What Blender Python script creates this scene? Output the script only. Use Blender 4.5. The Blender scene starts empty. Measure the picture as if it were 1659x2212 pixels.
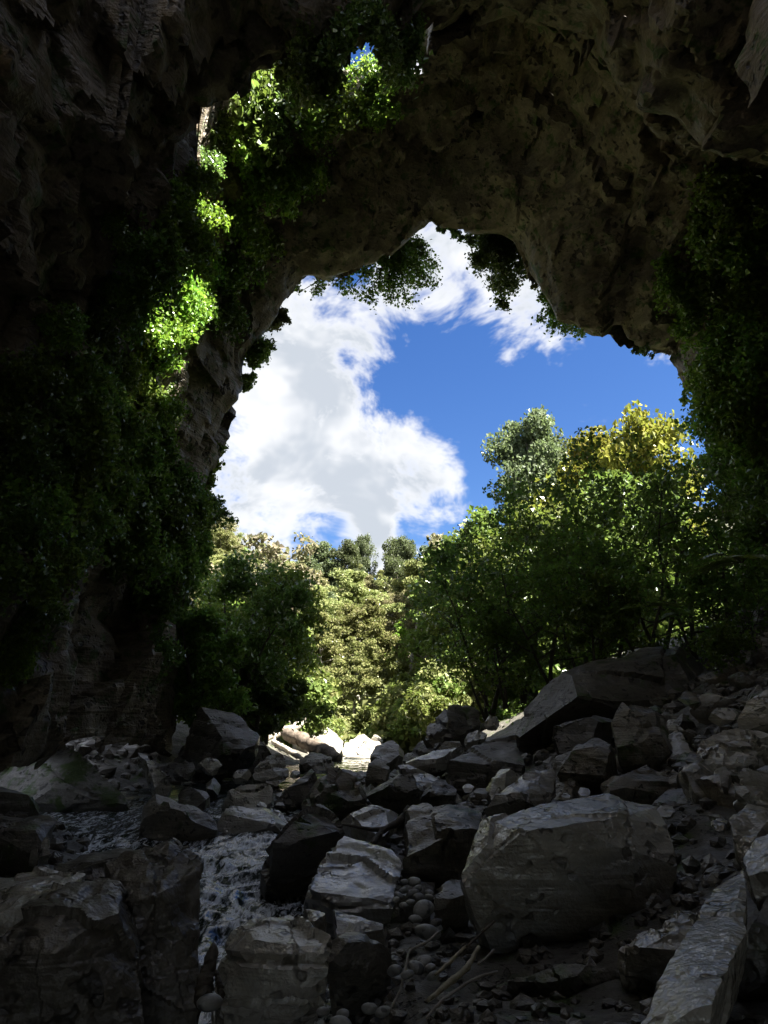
import bpy, math, random
import numpy as np
from mathutils import Vector, Matrix, Quaternion
from mathutils.bvhtree import BVHTree

scene = bpy.context.scene
col = scene.collection
R = math.radians

# ------------------------------------------------------------------ camera
CZ = 2.2                    # eye height over the lowest water, metres
PITCH = R(17.5)
FPX = 2212 * 24.0 / 36.0    # focal length in units of the survey grid (1659 x 2212)
cam_d = bpy.data.cameras.new('camera')
cam_d.sensor_fit = 'VERTICAL'
cam_d.sensor_height = 36.0
cam_d.lens = 24.0
cam_d.clip_start = 0.05
cam_d.clip_end = 2000.0
cam = bpy.data.objects.new('camera', cam_d)
cam.location = (0, 0, CZ)
cam.rotation_euler = (math.pi / 2 + PITCH, 0, 0)
col.objects.link(cam)
scene.camera = cam
_c, _s = math.cos(PITCH), math.sin(PITCH)


def ray(px, py):
    xr = (px - 829.5) / FPX
    yr = (1106 - py) / FPX
    return np.array((xr, _c - yr * _s, _s + yr * _c))


def W(px, py, d):
    """World point that lies d metres ahead in the given line of sight."""
    r = ray(px, py)
    return np.array((r[0] / r[1] * d, d, CZ + r[2] / r[1] * d))


# ------------------------------------------------------------------ light
SUN_EL = R(54)
SUN_BACK = R(24)            # sun stands to the right and a little behind the camera
sun_dir = Vector((math.cos(SUN_EL) * math.cos(SUN_BACK), -math.cos(SUN_EL) * math.sin(SUN_BACK), math.sin(SUN_EL)))
sd = bpy.data.lights.new('sun', 'SUN')
sd.energy = 5.0
sd.angle = R(0.5)
sd.color = (1.0, 0.95, 0.86)
sun = bpy.data.objects.new('sun', sd)
sun.rotation_euler = (-sun_dir).to_track_quat('-Z', 'Y').to_euler()
sun.location = (60, -30, 90)
col.objects.link(sun)

scene.view_settings.view_transform = 'Standard'
scene.view_settings.look = 'None'
scene.view_settings.gamma = 1.0
scene.view_settings.exposure = 2.9
scene.cycles.max_bounces = 6
scene.cycles.diffuse_bounces = 4
scene.cycles.glossy_bounces = 2
scene.cycles.transmission_bounces = 4
scene.cycles.transparent_max_bounces = 6
scene.cycles.caustics_reflective = False
scene.cycles.caustics_refractive = False
scene.cycles.use_denoising = True
scene.cycles.use_adaptive_sampling = True
scene.cycles.adaptive_threshold = 0.025
scene.cycles.sample_clamp_indirect = 4.0


# ------------------------------------------------------------------ node helper
class NT:
    def __init__(self, tree):
        self.t = tree
        self.n = tree.nodes
        self.l = tree.links

    def new(self, typ, **kw):
        n = self.n.new(typ)
        for k, v in kw.items():
            setattr(n, k, v)
        return n

    def set(self, node, **kw):
        for k, v in kw.items():
            s = node.inputs[k.replace('_', ' ')] if k.replace('_', ' ') in node.inputs else node.inputs[k]
            self.put(s, v)
        return node

    def put(self, sock, v):
        if isinstance(v, bpy.types.NodeSocket):
            self.l.new(v, sock)
        else:
            sock.default_value = v

    def math(self, op, a, b=0.0, c=0.0, clamp=False):
        n = self.new('ShaderNodeMath', operation=op)
        n.use_clamp = clamp
        self.put(n.inputs[0], a)
        self.put(n.inputs[1], b)
        self.put(n.inputs[2], c)
        return n.outputs[0]

    def noise(self, vec, scale, detail=5.0, rough=0.55, dist=0.0):
        n = self.new('ShaderNodeTexNoise')
        self.put(n.inputs['Vector'], vec)
        n.inputs['Scale'].default_value = scale
        n.inputs['Detail'].default_value = detail
        n.inputs['Roughness'].default_value = rough
        n.inputs['Distortion'].default_value = dist
        return n.outputs['Fac']

    def mapr(self, v, a, b, c=0.0, d=1.0, smooth=True):
        n = self.new('ShaderNodeMapRange')
        n.interpolation_type = 'SMOOTHSTEP' if smooth else 'LINEAR'
        self.put(n.inputs[0], v)
        for i, x in enumerate((a, b, c, d)):
            self.put(n.inputs[i + 1], x)
        return n.outputs[0]

    def mix(self, f, a, b, mode='MIX'):
        n = self.new('ShaderNodeMix', data_type='RGBA')
        n.blend_type = mode
        self.put(n.inputs[0], f)
        for i, x in ((6, a), (7, b)):
            if not isinstance(x, bpy.types.NodeSocket) and len(x) == 3:
                x = (*x, 1.0)
            self.put(n.inputs[i], x)
        return n.outputs[2]

    def vscale(self, vec, s):
        n = self.new('ShaderNodeVectorMath', operation='MULTIPLY')
        self.put(n.inputs[0], vec)
        n.inputs[1].default_value = s
        return n.outputs[0]

    def dot(self, vec, s):
        n = self.new('ShaderNodeVectorMath', operation='DOT_PRODUCT')
        self.put(n.inputs[0], vec)
        n.inputs[1].default_value = s
        return n.outputs['Value']


# ------------------------------------------------------------------ world: blue sky with broken cloud
world = bpy.data.worlds.new('World')
scene.world = world
world.use_nodes = True
w = NT(world.node_tree)
w.n.clear()
out = w.new('ShaderNodeOutputWorld')
sky = w.new('ShaderNodeTexSky', sky_type='NISHITA')
sky.sun_disc = False
sky.sun_elevation = SUN_EL
sky.sun_rotation = math.atan2(sun_dir.x, sun_dir.y)
sky.altitude = 100
sky.air_density = 1.0
sky.dust_density = 0.4
sky.ozone_density = 2.0
hs = w.new('ShaderNodeHueSaturation')
w.l.new(sky.outputs[0], hs.inputs['Color'])
hs.inputs['Saturation'].default_value = 1.3
hs.inputs['Value'].default_value = 0.535
hs.inputs['Hue'].default_value = 0.513
tc = w.new('ShaderNodeTexCoord')
dirv = tc.outputs['Generated']
SKY_S = 0.0505
CLOUDS = [(900, 880, 22, -.24),  # direction through the survey grid, angular radius (deg), weight
    (560, 920, 10, .24), (530, 1070, 8, .20), (690, 770, 4.2, .24), (720, 940, 6, .26), (820, 1010, 4.5, .24),
    (970, 930, 4.0, .50), (880, 1070, 5, .34), (1000, 1085, 4, .38), (800, 1180, 2.2, .55), (630, 690, 4, .22),
    (870, 690, 3.8, .70), (945, 530, 4.2, .50), (1070, 640, 4.2, .74), (1170, 660, 4.0, .66), (1490, 730, 3.2, .60), (1060, 815, 2.0, .42), (1135, 930, 2.2, .42), (1290, 900, 2.0, .42),
    (1270, 820, 13, -.74), (880, 830, 4.0, -.22), (1090, 1010, 4.6, -.44), (1010, 770, 5.5, -.42), (720, 1165, 3.0, -.50), (930, 1170, 3.0, -.50), (790, 740, 2.4, -.2)]
bias = 0.0
for px, py, rad, wt in CLOUDS:
    r = ray(px, py)
    r = r / np.linalg.norm(r)
    d = w.dot(dirv, tuple(r))
    m = w.mapr(d, math.cos(R(rad * 1.55)), math.cos(R(rad * 0.15)), 0.0, wt)
    bias = w.math('ADD', bias, m)
warp = w.new('ShaderNodeTexNoise')
w.put(warp.inputs['Vector'], dirv)
warp.inputs['Scale'].default_value = 5.0
warp.inputs['Detail'].default_value = 1.5
wv = w.new('ShaderNodeVectorMath', operation='MULTIPLY_ADD')
w.put(wv.inputs[0], warp.outputs['Color'])
wv.inputs[1].default_value = (.16, .16, .10)
w.put(wv.inputs[2], dirv)
cv = w.vscale(wv.outputs[0], (1.0, 1.0, 1.5))
n1 = w.noise(cv, 6.0, 7, 0.62)
n2 = w.noise(cv, 24.0, 3, 0.65)
dens = w.math('ADD', w.math('MULTIPLY_ADD', w.math('SUBTRACT', n1, .5), 2.6, 0.70), bias)
dens = w.math('ADD', dens, w.math('MULTIPLY', w.math('SUBTRACT', n2, .5), .7))
alpha = w.mapr(dens, 0.26, 0.98, 0.0, 0.97)
thick = w.mapr(dens, 0.62, 1.1, 0.0, 1.0)
puff = w.noise(cv, 9.0, 3, 0.55)
shade = w.math('MULTIPLY', thick, w.mapr(puff, .34, .60, .15, 1.0))
ccol = w.mix(shade, (.95, .955, .965), (.56, .605, .665))
cs = w.new('ShaderNodeVectorMath', operation='SCALE')
w.put(cs.inputs[0], ccol)
cs.inputs['Scale'].default_value = 0.160 / SKY_S
mixc = w.mix(alpha, hs.outputs[0], cs.outputs[0])
bg = w.new('ShaderNodeBackground')
w.put(bg.inputs['Color'], mixc)
bg.inputs['Strength'].default_value = SKY_S
w.l.new(bg.outputs[0], out.inputs['Surface'])
world.cycles.sampling_method = 'MANUAL'
world.cycles.sample_map_resolution = 256


# ------------------------------------------------------------------ numpy noise
def _hash(ix, iy, iz, seed):
    h = (ix.astype(np.uint32) * np.uint32(374761393) + iy.astype(np.uint32) * np.uint32(668265263)
         + iz.astype(np.uint32) * np.uint32(2147483647) + np.uint32((seed * 974711 + 12345) & 0xffffffff))
    h = (h ^ (h >> np.uint32(13))) * np.uint32(1274126177)
    h = (h ^ (h >> np.uint32(16))) * np.uint32(2246822519)
    h = h ^ (h >> np.uint32(15))
    return h.astype(np.float64) / 4294967295.0 * 2 - 1


def vnoise(P, seed=0):
    P = np.asarray(P, float)
    i = np.floor(P).astype(np.int64)
    f = P - i
    f = f * f * f * (f * (f * 6 - 15) + 10)
    i = i + 100000
    res = 0
    for dx in (0, 1):
        for dy in (0, 1):
            for dz in (0, 1):
                wgt = (f[:, 0] if dx else 1 - f[:, 0]) * (f[:, 1] if dy else 1 - f[:, 1]) * (f[:, 2] if dz else 1 - f[:, 2])
                res = res + wgt * _hash(i[:, 0] + dx, i[:, 1] + dy, i[:, 2] + dz, seed)
    return res


def fbm(P, octv=4, seed=0, gain=.5, ridged=False):
    P = np.asarray(P, float)
    a, tot, res = 1.0, 0.0, 0
    for k in range(octv):
        n = vnoise(P * 2.03 ** k + 17.3 * k, seed + k)
        if ridged:
            n = 1 - 2 * np.abs(n)
        res = res + a * n
        tot += a
        a *= gain
    return res / tot


def facets(Q, seed):
    """every cell of space is a slightly turned plane: broken rock"""
    n = len(Q)
    ci = np.floor(Q)
    best = np.full(n, 9.0)
    pl = np.zeros(n)
    for dx in (-1, 0, 1):
        for dy in (-1, 0, 1):
            for dz in (-1, 0, 1):
                cc = ci + np.array((dx, dy, dz))
                ic = (cc + 100000).astype(np.int64)
                h3 = [_hash(ic[:, 0], ic[:, 1], ic[:, 2], seed + 40 + j) for j in range(6)]
                r_ = Q - (cc + .5 + .42 * np.stack(h3[:3], -1))
                ds = (r_ ** 2).sum(1)
                v_ = (r_ * np.stack(h3[3:], -1)).sum(1)
                take = ds < best
                best = np.where(take, ds, best)
                pl = np.where(take, v_, pl)
    return pl


def sstep(x, a, b):
    t = np.clip((np.asarray(x, float) - a) / (b - a), 0, 1)
    return t * t * (3 - 2 * t)


# ------------------------------------------------------------------ mesh and object helpers
def mesh_np(name, V, F, mat=None, smooth=True):
    """Mesh from a vertex array and an array of equal-sided faces."""
    V = np.asarray(V, np.float32)
    F = np.asarray(F, np.int32)
    me = bpy.data.meshes.new(name)
    me.vertices.add(len(V))
    me.vertices.foreach_set('co', V.ravel())
    k = F.shape[1]
    me.loops.add(F.size)
    me.loops.foreach_set('vertex_index', F.ravel())
    me.polygons.add(len(F))
    me.polygons.foreach_set('loop_start', np.arange(0, F.size, k, dtype=np.int32))
    me.polygons.foreach_set('use_smooth', np.full(len(F), smooth))
    me.update(calc_edges=True)
    if mat:
        me.materials.append(mat)
    return me


def link(name, data, parent=None, loc=None):
    o = bpy.data.objects.new(name, data)
    col.objects.link(o)
    if parent is not None:
        o.parent = parent
    if loc is not None:
        o.location = loc
    return o


def tag(o, label=None, cat=None, group=None, kind=None):
    if label:
        o['label'] = label
    if cat:
        o['category'] = cat
    if group:
        o['group'] = group
    if kind:
        o['kind'] = kind
    return o


# ------------------------------------------------------------------ materials
def rock_mat(name, colr, dark, scale=1.0, moss=0.0, rough=(.42, .75), bump=.5, stain=None, spec=.5):
    m = bpy.data.materials.new(name)
    m.use_nodes = True
    t = NT(m.node_tree)
    b = t.n['Principled BSDF']
    geo = t.new('ShaderNodeNewGeometry')
    pos = geo.outputs['Position']
    big = t.noise(pos, .7 * scale, 2, .6)
    mid = t.noise(pos, 3.0 * scale, 4, .65)
    fine = t.noise(pos, 22.0 * scale, 2.5, .7)
    c = t.mix(t.mapr(mid, .35, .68), dark, colr)
    c = t.mix(t.mapr(big, .42, .62, 0, .55), c, stain or tuple(x * .6 for x in colr))
    c = t.mix(t.mapr(fine, .42, .70, 0, .35), c, tuple(min(x * 1.35, .6) for x in colr))
    bed = t.noise(t.vscale(pos, (.7 * scale, .7 * scale, 6.0 * scale)), 1.6, 2, .6, .5)
    c = t.mix(t.mapr(bed, .40, .52, .32, 0), c, tuple(x * .6 for x in dark))
    pit = t.mapr(t.noise(pos, 8.0 * scale, 1.5, .6), .36, .44)
    pitm = t.math('MAXIMUM', pit, t.mapr(t.noise(pos, 2.2 * scale, 1), .46, .56, 1, 0))
    c = t.mix(pitm, tuple(x * .45 for x in dark), c)
    if moss > 0:
        mm = t.mapr(t.noise(pos, 1.6, 3, .7), .60 - .2 * moss, .72 - .2 * moss)
        mcol = t.mix(t.noise(pos, 30, 0), (.030, .060, .012), (.075, .105, .022))
        c = t.mix(mm, c, mcol)
    t.put(b.inputs['Base Color'], c)
    t.put(b.inputs['Roughness'], t.mapr(t.noise(pos, 1.7 * scale, 2, .6), .35, .65, rough[0], rough[1]))
    b.inputs['Specular IOR Level'].default_value = spec
    h = t.math('MULTIPLY_ADD', mid, .6, t.math('MULTIPLY', fine, .25))
    h = t.math('MULTIPLY_ADD', pitm, .6, h)
    h = t.math('MULTIPLY_ADD', bed, .6, h)
    bp = t.new('ShaderNodeBump')
    bp.inputs['Strength'].default_value = bump
    bp.inputs['Distance'].default_value = .10 / scale
    t.put(bp.inputs['Height'], h)
    t.l.new(bp.outputs[0], b.inputs['Normal'])
    return m


M = {}
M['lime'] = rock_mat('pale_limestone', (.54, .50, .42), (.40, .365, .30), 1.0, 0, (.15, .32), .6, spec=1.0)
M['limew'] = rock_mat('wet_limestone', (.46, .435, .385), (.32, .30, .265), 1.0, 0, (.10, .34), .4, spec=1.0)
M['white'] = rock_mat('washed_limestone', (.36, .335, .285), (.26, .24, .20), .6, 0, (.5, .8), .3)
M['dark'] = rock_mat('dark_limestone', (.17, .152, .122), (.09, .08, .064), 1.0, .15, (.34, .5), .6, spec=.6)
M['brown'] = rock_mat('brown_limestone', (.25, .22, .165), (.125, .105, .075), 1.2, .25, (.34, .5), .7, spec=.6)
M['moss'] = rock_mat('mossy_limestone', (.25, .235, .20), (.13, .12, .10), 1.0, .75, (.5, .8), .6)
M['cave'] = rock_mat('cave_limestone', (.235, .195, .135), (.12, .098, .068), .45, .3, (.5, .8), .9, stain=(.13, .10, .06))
M['cobble'] = rock_mat('river_cobble', (.34, .33, .30), (.20, .195, .18), 2.0, 0, (.4, .65), .12)


def wood_mat(name, a, b_, rough=.75):
    m = bpy.data.materials.new(name)
    m.use_nodes = True
    t = NT(m.node_tree)
    b = t.n['Principled BSDF']
    tcn = t.new('ShaderNodeTexCoord')
    g = t.noise(t.vscale(tcn.outputs['Object'], (3, 3, 3)), 2.2, 6, .65, .6)
    c = t.mix(t.mapr(g, .3, .7), a, b_)
    t.put(b.inputs['Base Color'], c)
    b.inputs['Roughness'].default_value = rough
    bp = t.new('ShaderNodeBump')
    bp.inputs['Strength'].default_value = .6
    bp.inputs['Distance'].default_value = .03
    t.put(bp.inputs['Height'], t.noise(tcn.outputs['Object'], 18, 4, .6))
    t.l.new(bp.outputs[0], b.inputs['Normal'])
    return m


M['bark'] = wood_mat('dark_bark', (.045, .036, .026), (.11, .09, .065))
M['barkg'] = wood_mat('grey_bark', (.13, .115, .095), (.30, .275, .235))
M['drift'] = wood_mat('bleached_driftwood', (.22, .19, .155), (.40, .365, .31))
M['driftd'] = wood_mat('brown_driftwood', (.06, .045, .032), (.16, .125, .095))
M['stick'] = wood_mat('peeled_stick', (.30, .26, .16), (.52, .46, .32))


# ================================================================== SETTING: water, ground, cave, hill
def river_x(y):
    return np.interp(y, [0, 5, 8, 10, 13, 16, 20, 26, 34, 42, 60], [-1.3, -1.5, -1.75, -2.15, -3.0, -4.4, -4.6, -3.4, -2.0, -1.6, -1.0])


def river_w(y):
    return np.interp(y, [0, 6, 8, 10, 13, 16, 19, 24, 34, 42, 60], [.8, .85, .95, 1.05, 1.4, 2.8, 3.0, 1.8, 1.7, 1.6, 2.5])


def water_z(y):
    return np.interp(y, [0, 7, 9, 12, 14, 20, 36, 60], [-.15, -.05, .0, .22, .36, .42, .46, .5])


def ground_z(x, y):
    x = np.asarray(x, float)
    y = np.asarray(y, float)
    P = np.stack([x, y, np.zeros_like(x)], -1).reshape(-1, 3)
    n = fbm(P * .55, 4, 5).reshape(x.shape)
    n2 = fbm(P * 2.6, 3, 9).reshape(x.shape)
    base = .40 + .28 * sstep(y, 7, 2)
    right = .26 * np.maximum(x - .6 - .03 * y, 0) + .022 * np.maximum(x - 1.5, 0) ** 2
    right = np.minimum(right, 5.5)
    left = .35 * np.maximum(river_x(y) - river_w(y) - 1.0 - x, 0)
    left = np.minimum(left, 3.0)
    z = base + right + left + .28 * n + .07 * n2
    dr = np.abs(x - river_x(y)) - river_w(y)
    bed = water_z(y) - .55 + .12 * n
    k = sstep(dr, -.25, 1.0)
    return bed * (1 - k) + z * k


xs = np.concatenate([np.linspace(-16, -9, 20, endpoint=False), np.linspace(-9, 9, 170), np.linspace(9.3, 20, 24)])
ys = np.concatenate([np.linspace(-12, 1, 16, endpoint=False), np.linspace(1, 18, 150, endpoint=False), np.linspace(18, 62, 140)])
gx, gy = np.meshgrid(xs, ys)
gz = ground_z(gx, gy)
nx, ny = len(xs), len(ys)
idx = np.arange(nx * ny).reshape(ny, nx)
GF = np.stack([idx[:-1, :-1], idx[:-1, 1:], idx[1:, 1:], idx[1:, :-1]], -1).reshape(-1, 4)
M['bed'] = rock_mat('stony_ground', (.13, .12, .10), (.06, .055, .045), 2.2, .25, (.55, .85), .8)
ground = link('ground', mesh_np('ground', np.stack([gx, gy, gz], -1).reshape(-1, 3), GF, M['bed']))
tag(ground, 'dark stony ground sloping down to the stream', None, None, 'structure')
GBVH = BVHTree.FromPolygons([tuple(v) for v in np.stack([gx, gy, gz], -1).reshape(-1, 3)], [tuple(f) for f in GF.tolist()])


def gz1(x, y):
    return float(ground_z(np.array([x]), np.array([y]))[0])


# ---- water: a sheet with real ripples, rougher in the rapid between the boulders
wy = np.concatenate([np.linspace(4.0, 16, 260, endpoint=False), np.linspace(16, 64, 260)])
wu = np.linspace(-1, 1, 90)
WY, WU = np.meshgrid(wy, wu, indexing='ij')
WX = river_x(WY) + WU * (river_w(WY) + .9)
P = np.stack([WX, WY, np.zeros_like(WX)], -1).reshape(-1, 3)
rap = np.exp(-((WY - 10.5) / 2.6) ** 2)
rap2 = .35 + .5 * np.exp(-((WY - 17.5) / 2.5) ** 2)
amp = (.016 + .060 * rap + .03 * rap2)
Pw = P + .25 * np.stack([vnoise(P * 1.3, 3), vnoise(P * 1.3, 4), 0 * P[:, 0]], -1)
rip = fbm(Pw * np.array([2.6, 1.9, 1]), 3, 31, .5).reshape(WX.shape)
rip2 = fbm(Pw * np.array([5.5, 3.4, 1]), 2, 37, .5, True).reshape(WX.shape)
WZ = water_z(WY) + amp * (rip * 1.4 + rip2 * .5)
wn, wm = WX.shape
idx = np.arange(wn * wm).reshape(wn, wm)
WF = np.stack([idx[:-1, :-1], idx[:-1, 1:], idx[1:, 1:], idx[1:, :-1]], -1).reshape(-1, 4)
m = bpy.data.materials.new('stream_water')
m.use_nodes = True
t = NT(m.node_tree)
b = t.n['Principled BSDF']
geo = t.new('ShaderNodeNewGeometry')
pos = geo.outputs['Position']
sep = t.new('ShaderNodeSeparateXYZ')
t.put(sep.inputs[0], pos)
zone = t.math('MAXIMUM', t.mapr(sep.outputs['Y'], 14.8, 13.0, 0, 1), t.math('MULTIPLY', t.mapr(sep.outputs['Y'], 21.5, 17.5), .5))
flow = t.new('ShaderNodeVectorMath', operation='MULTIPLY')
t.put(flow.inputs[0], pos)
flow.inputs[1].default_value = (1.9, .6, 1)
f1 = t.noise(flow.outputs[0], 2.3, 4, .66, 1.8)
f2 = t.noise(flow.outputs[0], 9, 3, .65, 1.2)
fo = t.math('ADD', t.math('MULTIPLY', f1, .65), t.math('MULTIPLY', f2, .35))
foam = t.math('MULTIPLY', t.mapr(fo, .44, .60), zone)
t.put(b.inputs['Base Color'], t.mix(foam, (.018, .026, .024), (.88, .91, .94)))
t.put(b.inputs['Roughness'], t.math('MULTIPLY_ADD', foam, .45, .07))
b.inputs['IOR'].default_value = 1.33
bp = t.new('ShaderNodeBump')
bp.inputs['Strength'].default_value = .22
bp.inputs['Distance'].default_value = .05
t.put(bp.inputs['Height'], t.math('ADD', f1, t.math('MULTIPLY', f2, .4)))
t.l.new(bp.outputs[0], b.inputs['Normal'])
M['water'] = m
water = link('river_water', mesh_np('river_water', np.stack([WX, WY, WZ], -1).reshape(-1, 3), WF, m))
tag(water, 'foaming stream running between the boulders', None, None, 'structure')

# ---- cave: one long vault whose far rim is the mouth we look out of
MOUTH = 28.0
RIM = [(372, 1660), (376, 1560), (392, 1300), (425, 1120), (440, 1045), (458, 985), (488, 900), (520, 868), (523, 820), (516, 770), (545, 742),
       (580, 700), (608, 655), (640, 615), (662, 597), (705, 591), (760, 578), (830, 545), (870, 515), (905, 490), (932, 475), (950, 489), (985, 500),
       (1040, 500), (1095, 504), (1130, 524), (1150, 580), (1180, 640), (1205, 690), (1250, 708), (1330, 715), (1350, 742), (1400, 750), (1468, 730),
       (1484, 762), (1505, 835), (1545, 950), (1590, 1150), (1630, 1400), (1650, 1560), (1655, 1660)]
rim = np.array([W(px, py, MOUTH) for px, py in RIM])[:, [0, 2]]
seg = np.r_[0, np.cumsum(np.linalg.norm(np.diff(rim, axis=0), axis=1))]
NU = 420
s = np.linspace(0, seg[-1], NU)
rim_s = np.stack([np.interp(s, seg, rim[:, 0]), np.interp(s, seg, rim[:, 1])], -1)
ker = np.exp(-np.linspace(-2.2, 2.2, 91) ** 2)
ker /= ker.sum()
pad = np.concatenate([np.repeat(rim_s[:1], 45, 0), rim_s, np.repeat(rim_s[-1:], 45, 0)])
rim_m = np.stack([np.convolve(pad[:, k], ker, 'valid') for k in (0, 1)], -1)
vy = np.concatenate([np.linspace(-13, 8, 36, endpoint=False), np.linspace(8, 30, 150), [30.6, 31.2, 32, 33]])
sc_y = np.interp(vy, [-13, -8, 0, 6, 11, 14, 16, 18, 20, 24, 27, 28, 29, 30, 31, 32, 33],
                 [.80, .92, 1.0, 1.0, .93, .89, .92, 1.04, 1.14, 1.10, 1.02, 1.0, 1.03, 1.09, 1.15, 1.2, 1.25])
CV = np.zeros((len(vy), NU, 3))
cx0, cz0 = 2.0, 0.5
for k, y in enumerate(vy):
    wgt = math.exp(-abs(MOUTH - y) / 2.2)
    sec = rim_s * wgt + rim_m * (1 - wgt)
    CV[k, :, 0] = cx0 + (sec[:, 0] - cx0) * sc_y[k]
    CV[k, :, 2] = cz0 + (sec[:, 1] - cz0) * sc_y[k]
    CV[k, :, 1] = y
# radial unevenness
flat = CV.reshape(-1, 3)
cen = np.stack([np.full(len(flat), 2.0), flat[:, 1], np.full(len(flat), 8.0)], -1)
rad = flat - cen
rl = np.linalg.norm(rad, axis=1, keepdims=True)
rad = rad / rl
calm = (1 - .86 * np.exp(-((flat[:, 1] - MOUTH) / 1.7) ** 2))
stretch = np.array([1, .8, 1.0])
dsp = 1.25 * fbm(flat * .16 * stretch, 3, 3) + .75 * fbm(flat * .42 * stretch, 3, 11, .5, True) * .6
fine = .34 * fbm(flat * 1.15, 3, 21) + .20 * fbm(flat * np.array([2.4, 2.4, 1.1]), 2, 27, .5, True)
brk = 1.0 * facets(flat / 3.4, 7) + .42 * facets(flat / 1.5, 8)
flat = flat + rad * (dsp * calm + (fine * .7 + brk) * (.35 + .65 * calm))[:, None]
CV = flat.reshape(CV.shape)
# skylight shaft in the roof, high on the left
SHX, SHY = (-6.8, 1.5), (14.9, 21.8)
cidx = np.arange(len(vy) * NU).reshape(len(vy), NU)
CF = np.stack([cidx[:-1, :-1], cidx[1:, :-1], cidx[1:, 1:], cidx[:-1, 1:]], -1).reshape(-1, 4)
fc = flat[CF].mean(1)
wob = fbm(fc * .8, 2, 44) * .5
hole = (fc[:, 2] > 14.5) & (fc[:, 0] > SHX[0] + wob) & (fc[:, 0] < SHX[1] + wob) & (fc[:, 1] > SHY[0] + wob * .6 + .10 * (fc[:, 0] + 2)) & (fc[:, 1] < SHY[1] + wob * .6)
HF = CF[hole]
# unseen light well cut above the viewer, added to brighten the cave
added_well = (fc[:, 2] > 12.5) & (fc[:, 0] > -6 + wob) & (fc[:, 0] < 10.5 + wob) & (fc[:, 1] < 11.5 + .5 * wob) & (fc[:, 1] > 2.6 + wob)
SF = CF[added_well & ~hole]
CF = CF[~(hole | added_well)]
V_all, XF = [flat], []


def light_well(faces_out, top_z, layers=5):
    nbase = sum(len(v) for v in V_all)
    edges = {}
    for f in faces_out.tolist():
        for a, b2 in zip(f, f[1:] + f[:1]):
            if (b2, a) in edges:
                del edges[(b2, a)]
            else:
                edges[(a, b2)] = 1
    bverts = sorted({v for e in edges for v in e})
    bmap = {v: i for i, v in enumerate(bverts)}
    nb = len(bverts)
    for k in range(1, layers + 1):
        q = flat[bverts].copy()
        q[:, 2] = q[:, 2] * (1 - k / layers) + (top_z + .5 * vnoise(q * .8, 5)) * (k / layers)
        q[:, :2] += .22 * np.stack([vnoise(q * 1.1, 71 + k), vnoise(q * 1.1, 91 + k)], -1)
        V_all.append(q)
    for a, b2 in edges:
        for k in range(layers):
            lo = (a, b2) if k == 0 else (nbase + (k - 1) * nb + bmap[a], nbase + (k - 1) * nb + bmap[b2])
            hi = (nbase + k * nb + bmap[a], nbase + k * nb + bmap[b2])
            XF.append((lo[0], lo[1], hi[1], hi[0]))


light_well(HF, 28.6)
light_well(SF, 25.5)
# close the cave behind the viewer
backc = len(np.concatenate(V_all))
V_all.append(np.array([[1.5, -15.0, 6.0]]))
for j in range(NU - 1):
    XF.append((cidx[0, j], cidx[0, j + 1], backc, backc))
CVall = np.concatenate(V_all)
faces = [tuple(f) for f in CF.tolist()] + [f if f[2] != f[3] else f[:3] for f in XF]
cm = bpy.data.meshes.new('cave_rock')
cm.from_pydata([tuple(v) for v in CVall.tolist()], [], faces)
cm.polygons.foreach_set('use_smooth', np.ones(len(cm.polygons), bool))
cm.update()
cm.set_sharp_from_angle(angle=R(38))
cm.materials.append(M['cave'])
cave = link('cave_rock', cm)
tag(cave, 'dark limestone cave vault with wide ragged mouth', None, None, 'structure')
CBVH = BVHTree.FromPolygons([tuple(v) for v in CVall.tolist()], faces)


def wall_hit(px, py):
    r = Vector(ray(px, py)).normalized()
    h = CBVH.ray_cast(Vector((0, 0, CZ)), r)
    return h[0], h[1]


# unseen rock screen, added on the right to keep sun out of the light well
cyy, czz = np.meshgrid(np.linspace(-0.6, 12.4, 76), np.linspace(0, 1, 60), indexing='ij')
czz = 16 + czz * np.interp(cyy, [-6, 7.5, 9, 12.4], [34, 34, 20, 20])
Pc = np.stack([np.full_like(cyy, 9.0) + .12 * (czz - 20), cyy, czz], -1).reshape(-1, 3)
Pc[:, 0] += 1.0 * fbm(Pc * .3, 4, 81)
idx = np.arange(cyy.size).reshape(cyy.shape)
sun_screen = link('sun_screen', mesh_np('sun_screen', Pc, np.stack([idx[:-1, :-1], idx[:-1, 1:], idx[1:, 1:], idx[1:, :-1]], -1).reshape(-1, 4), M['cave']))
tag(sun_screen, 'unseen limestone screen added above the cave to block the sun', None, None, 'structure')


# ---- land beyond the mouth: one sheet to the far hills
def hill_z(x, y):
    x = np.asarray(x, float)
    y = np.asarray(y, float)
    P = np.stack([x, y, np.zeros_like(x)], -1).reshape(-1, 3)
    n = fbm(P * .035, 4, 61).reshape(x.shape)
    z = -.6 + 27 * sstep(y, 52, 165) + 24 * sstep(x, 9, 52) * sstep(y, 27, 46) + 20 * sstep(-x, 14, 60) * sstep(y, 40, 75)
    return z + 3.0 * n * sstep(y, 45, 80)


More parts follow.
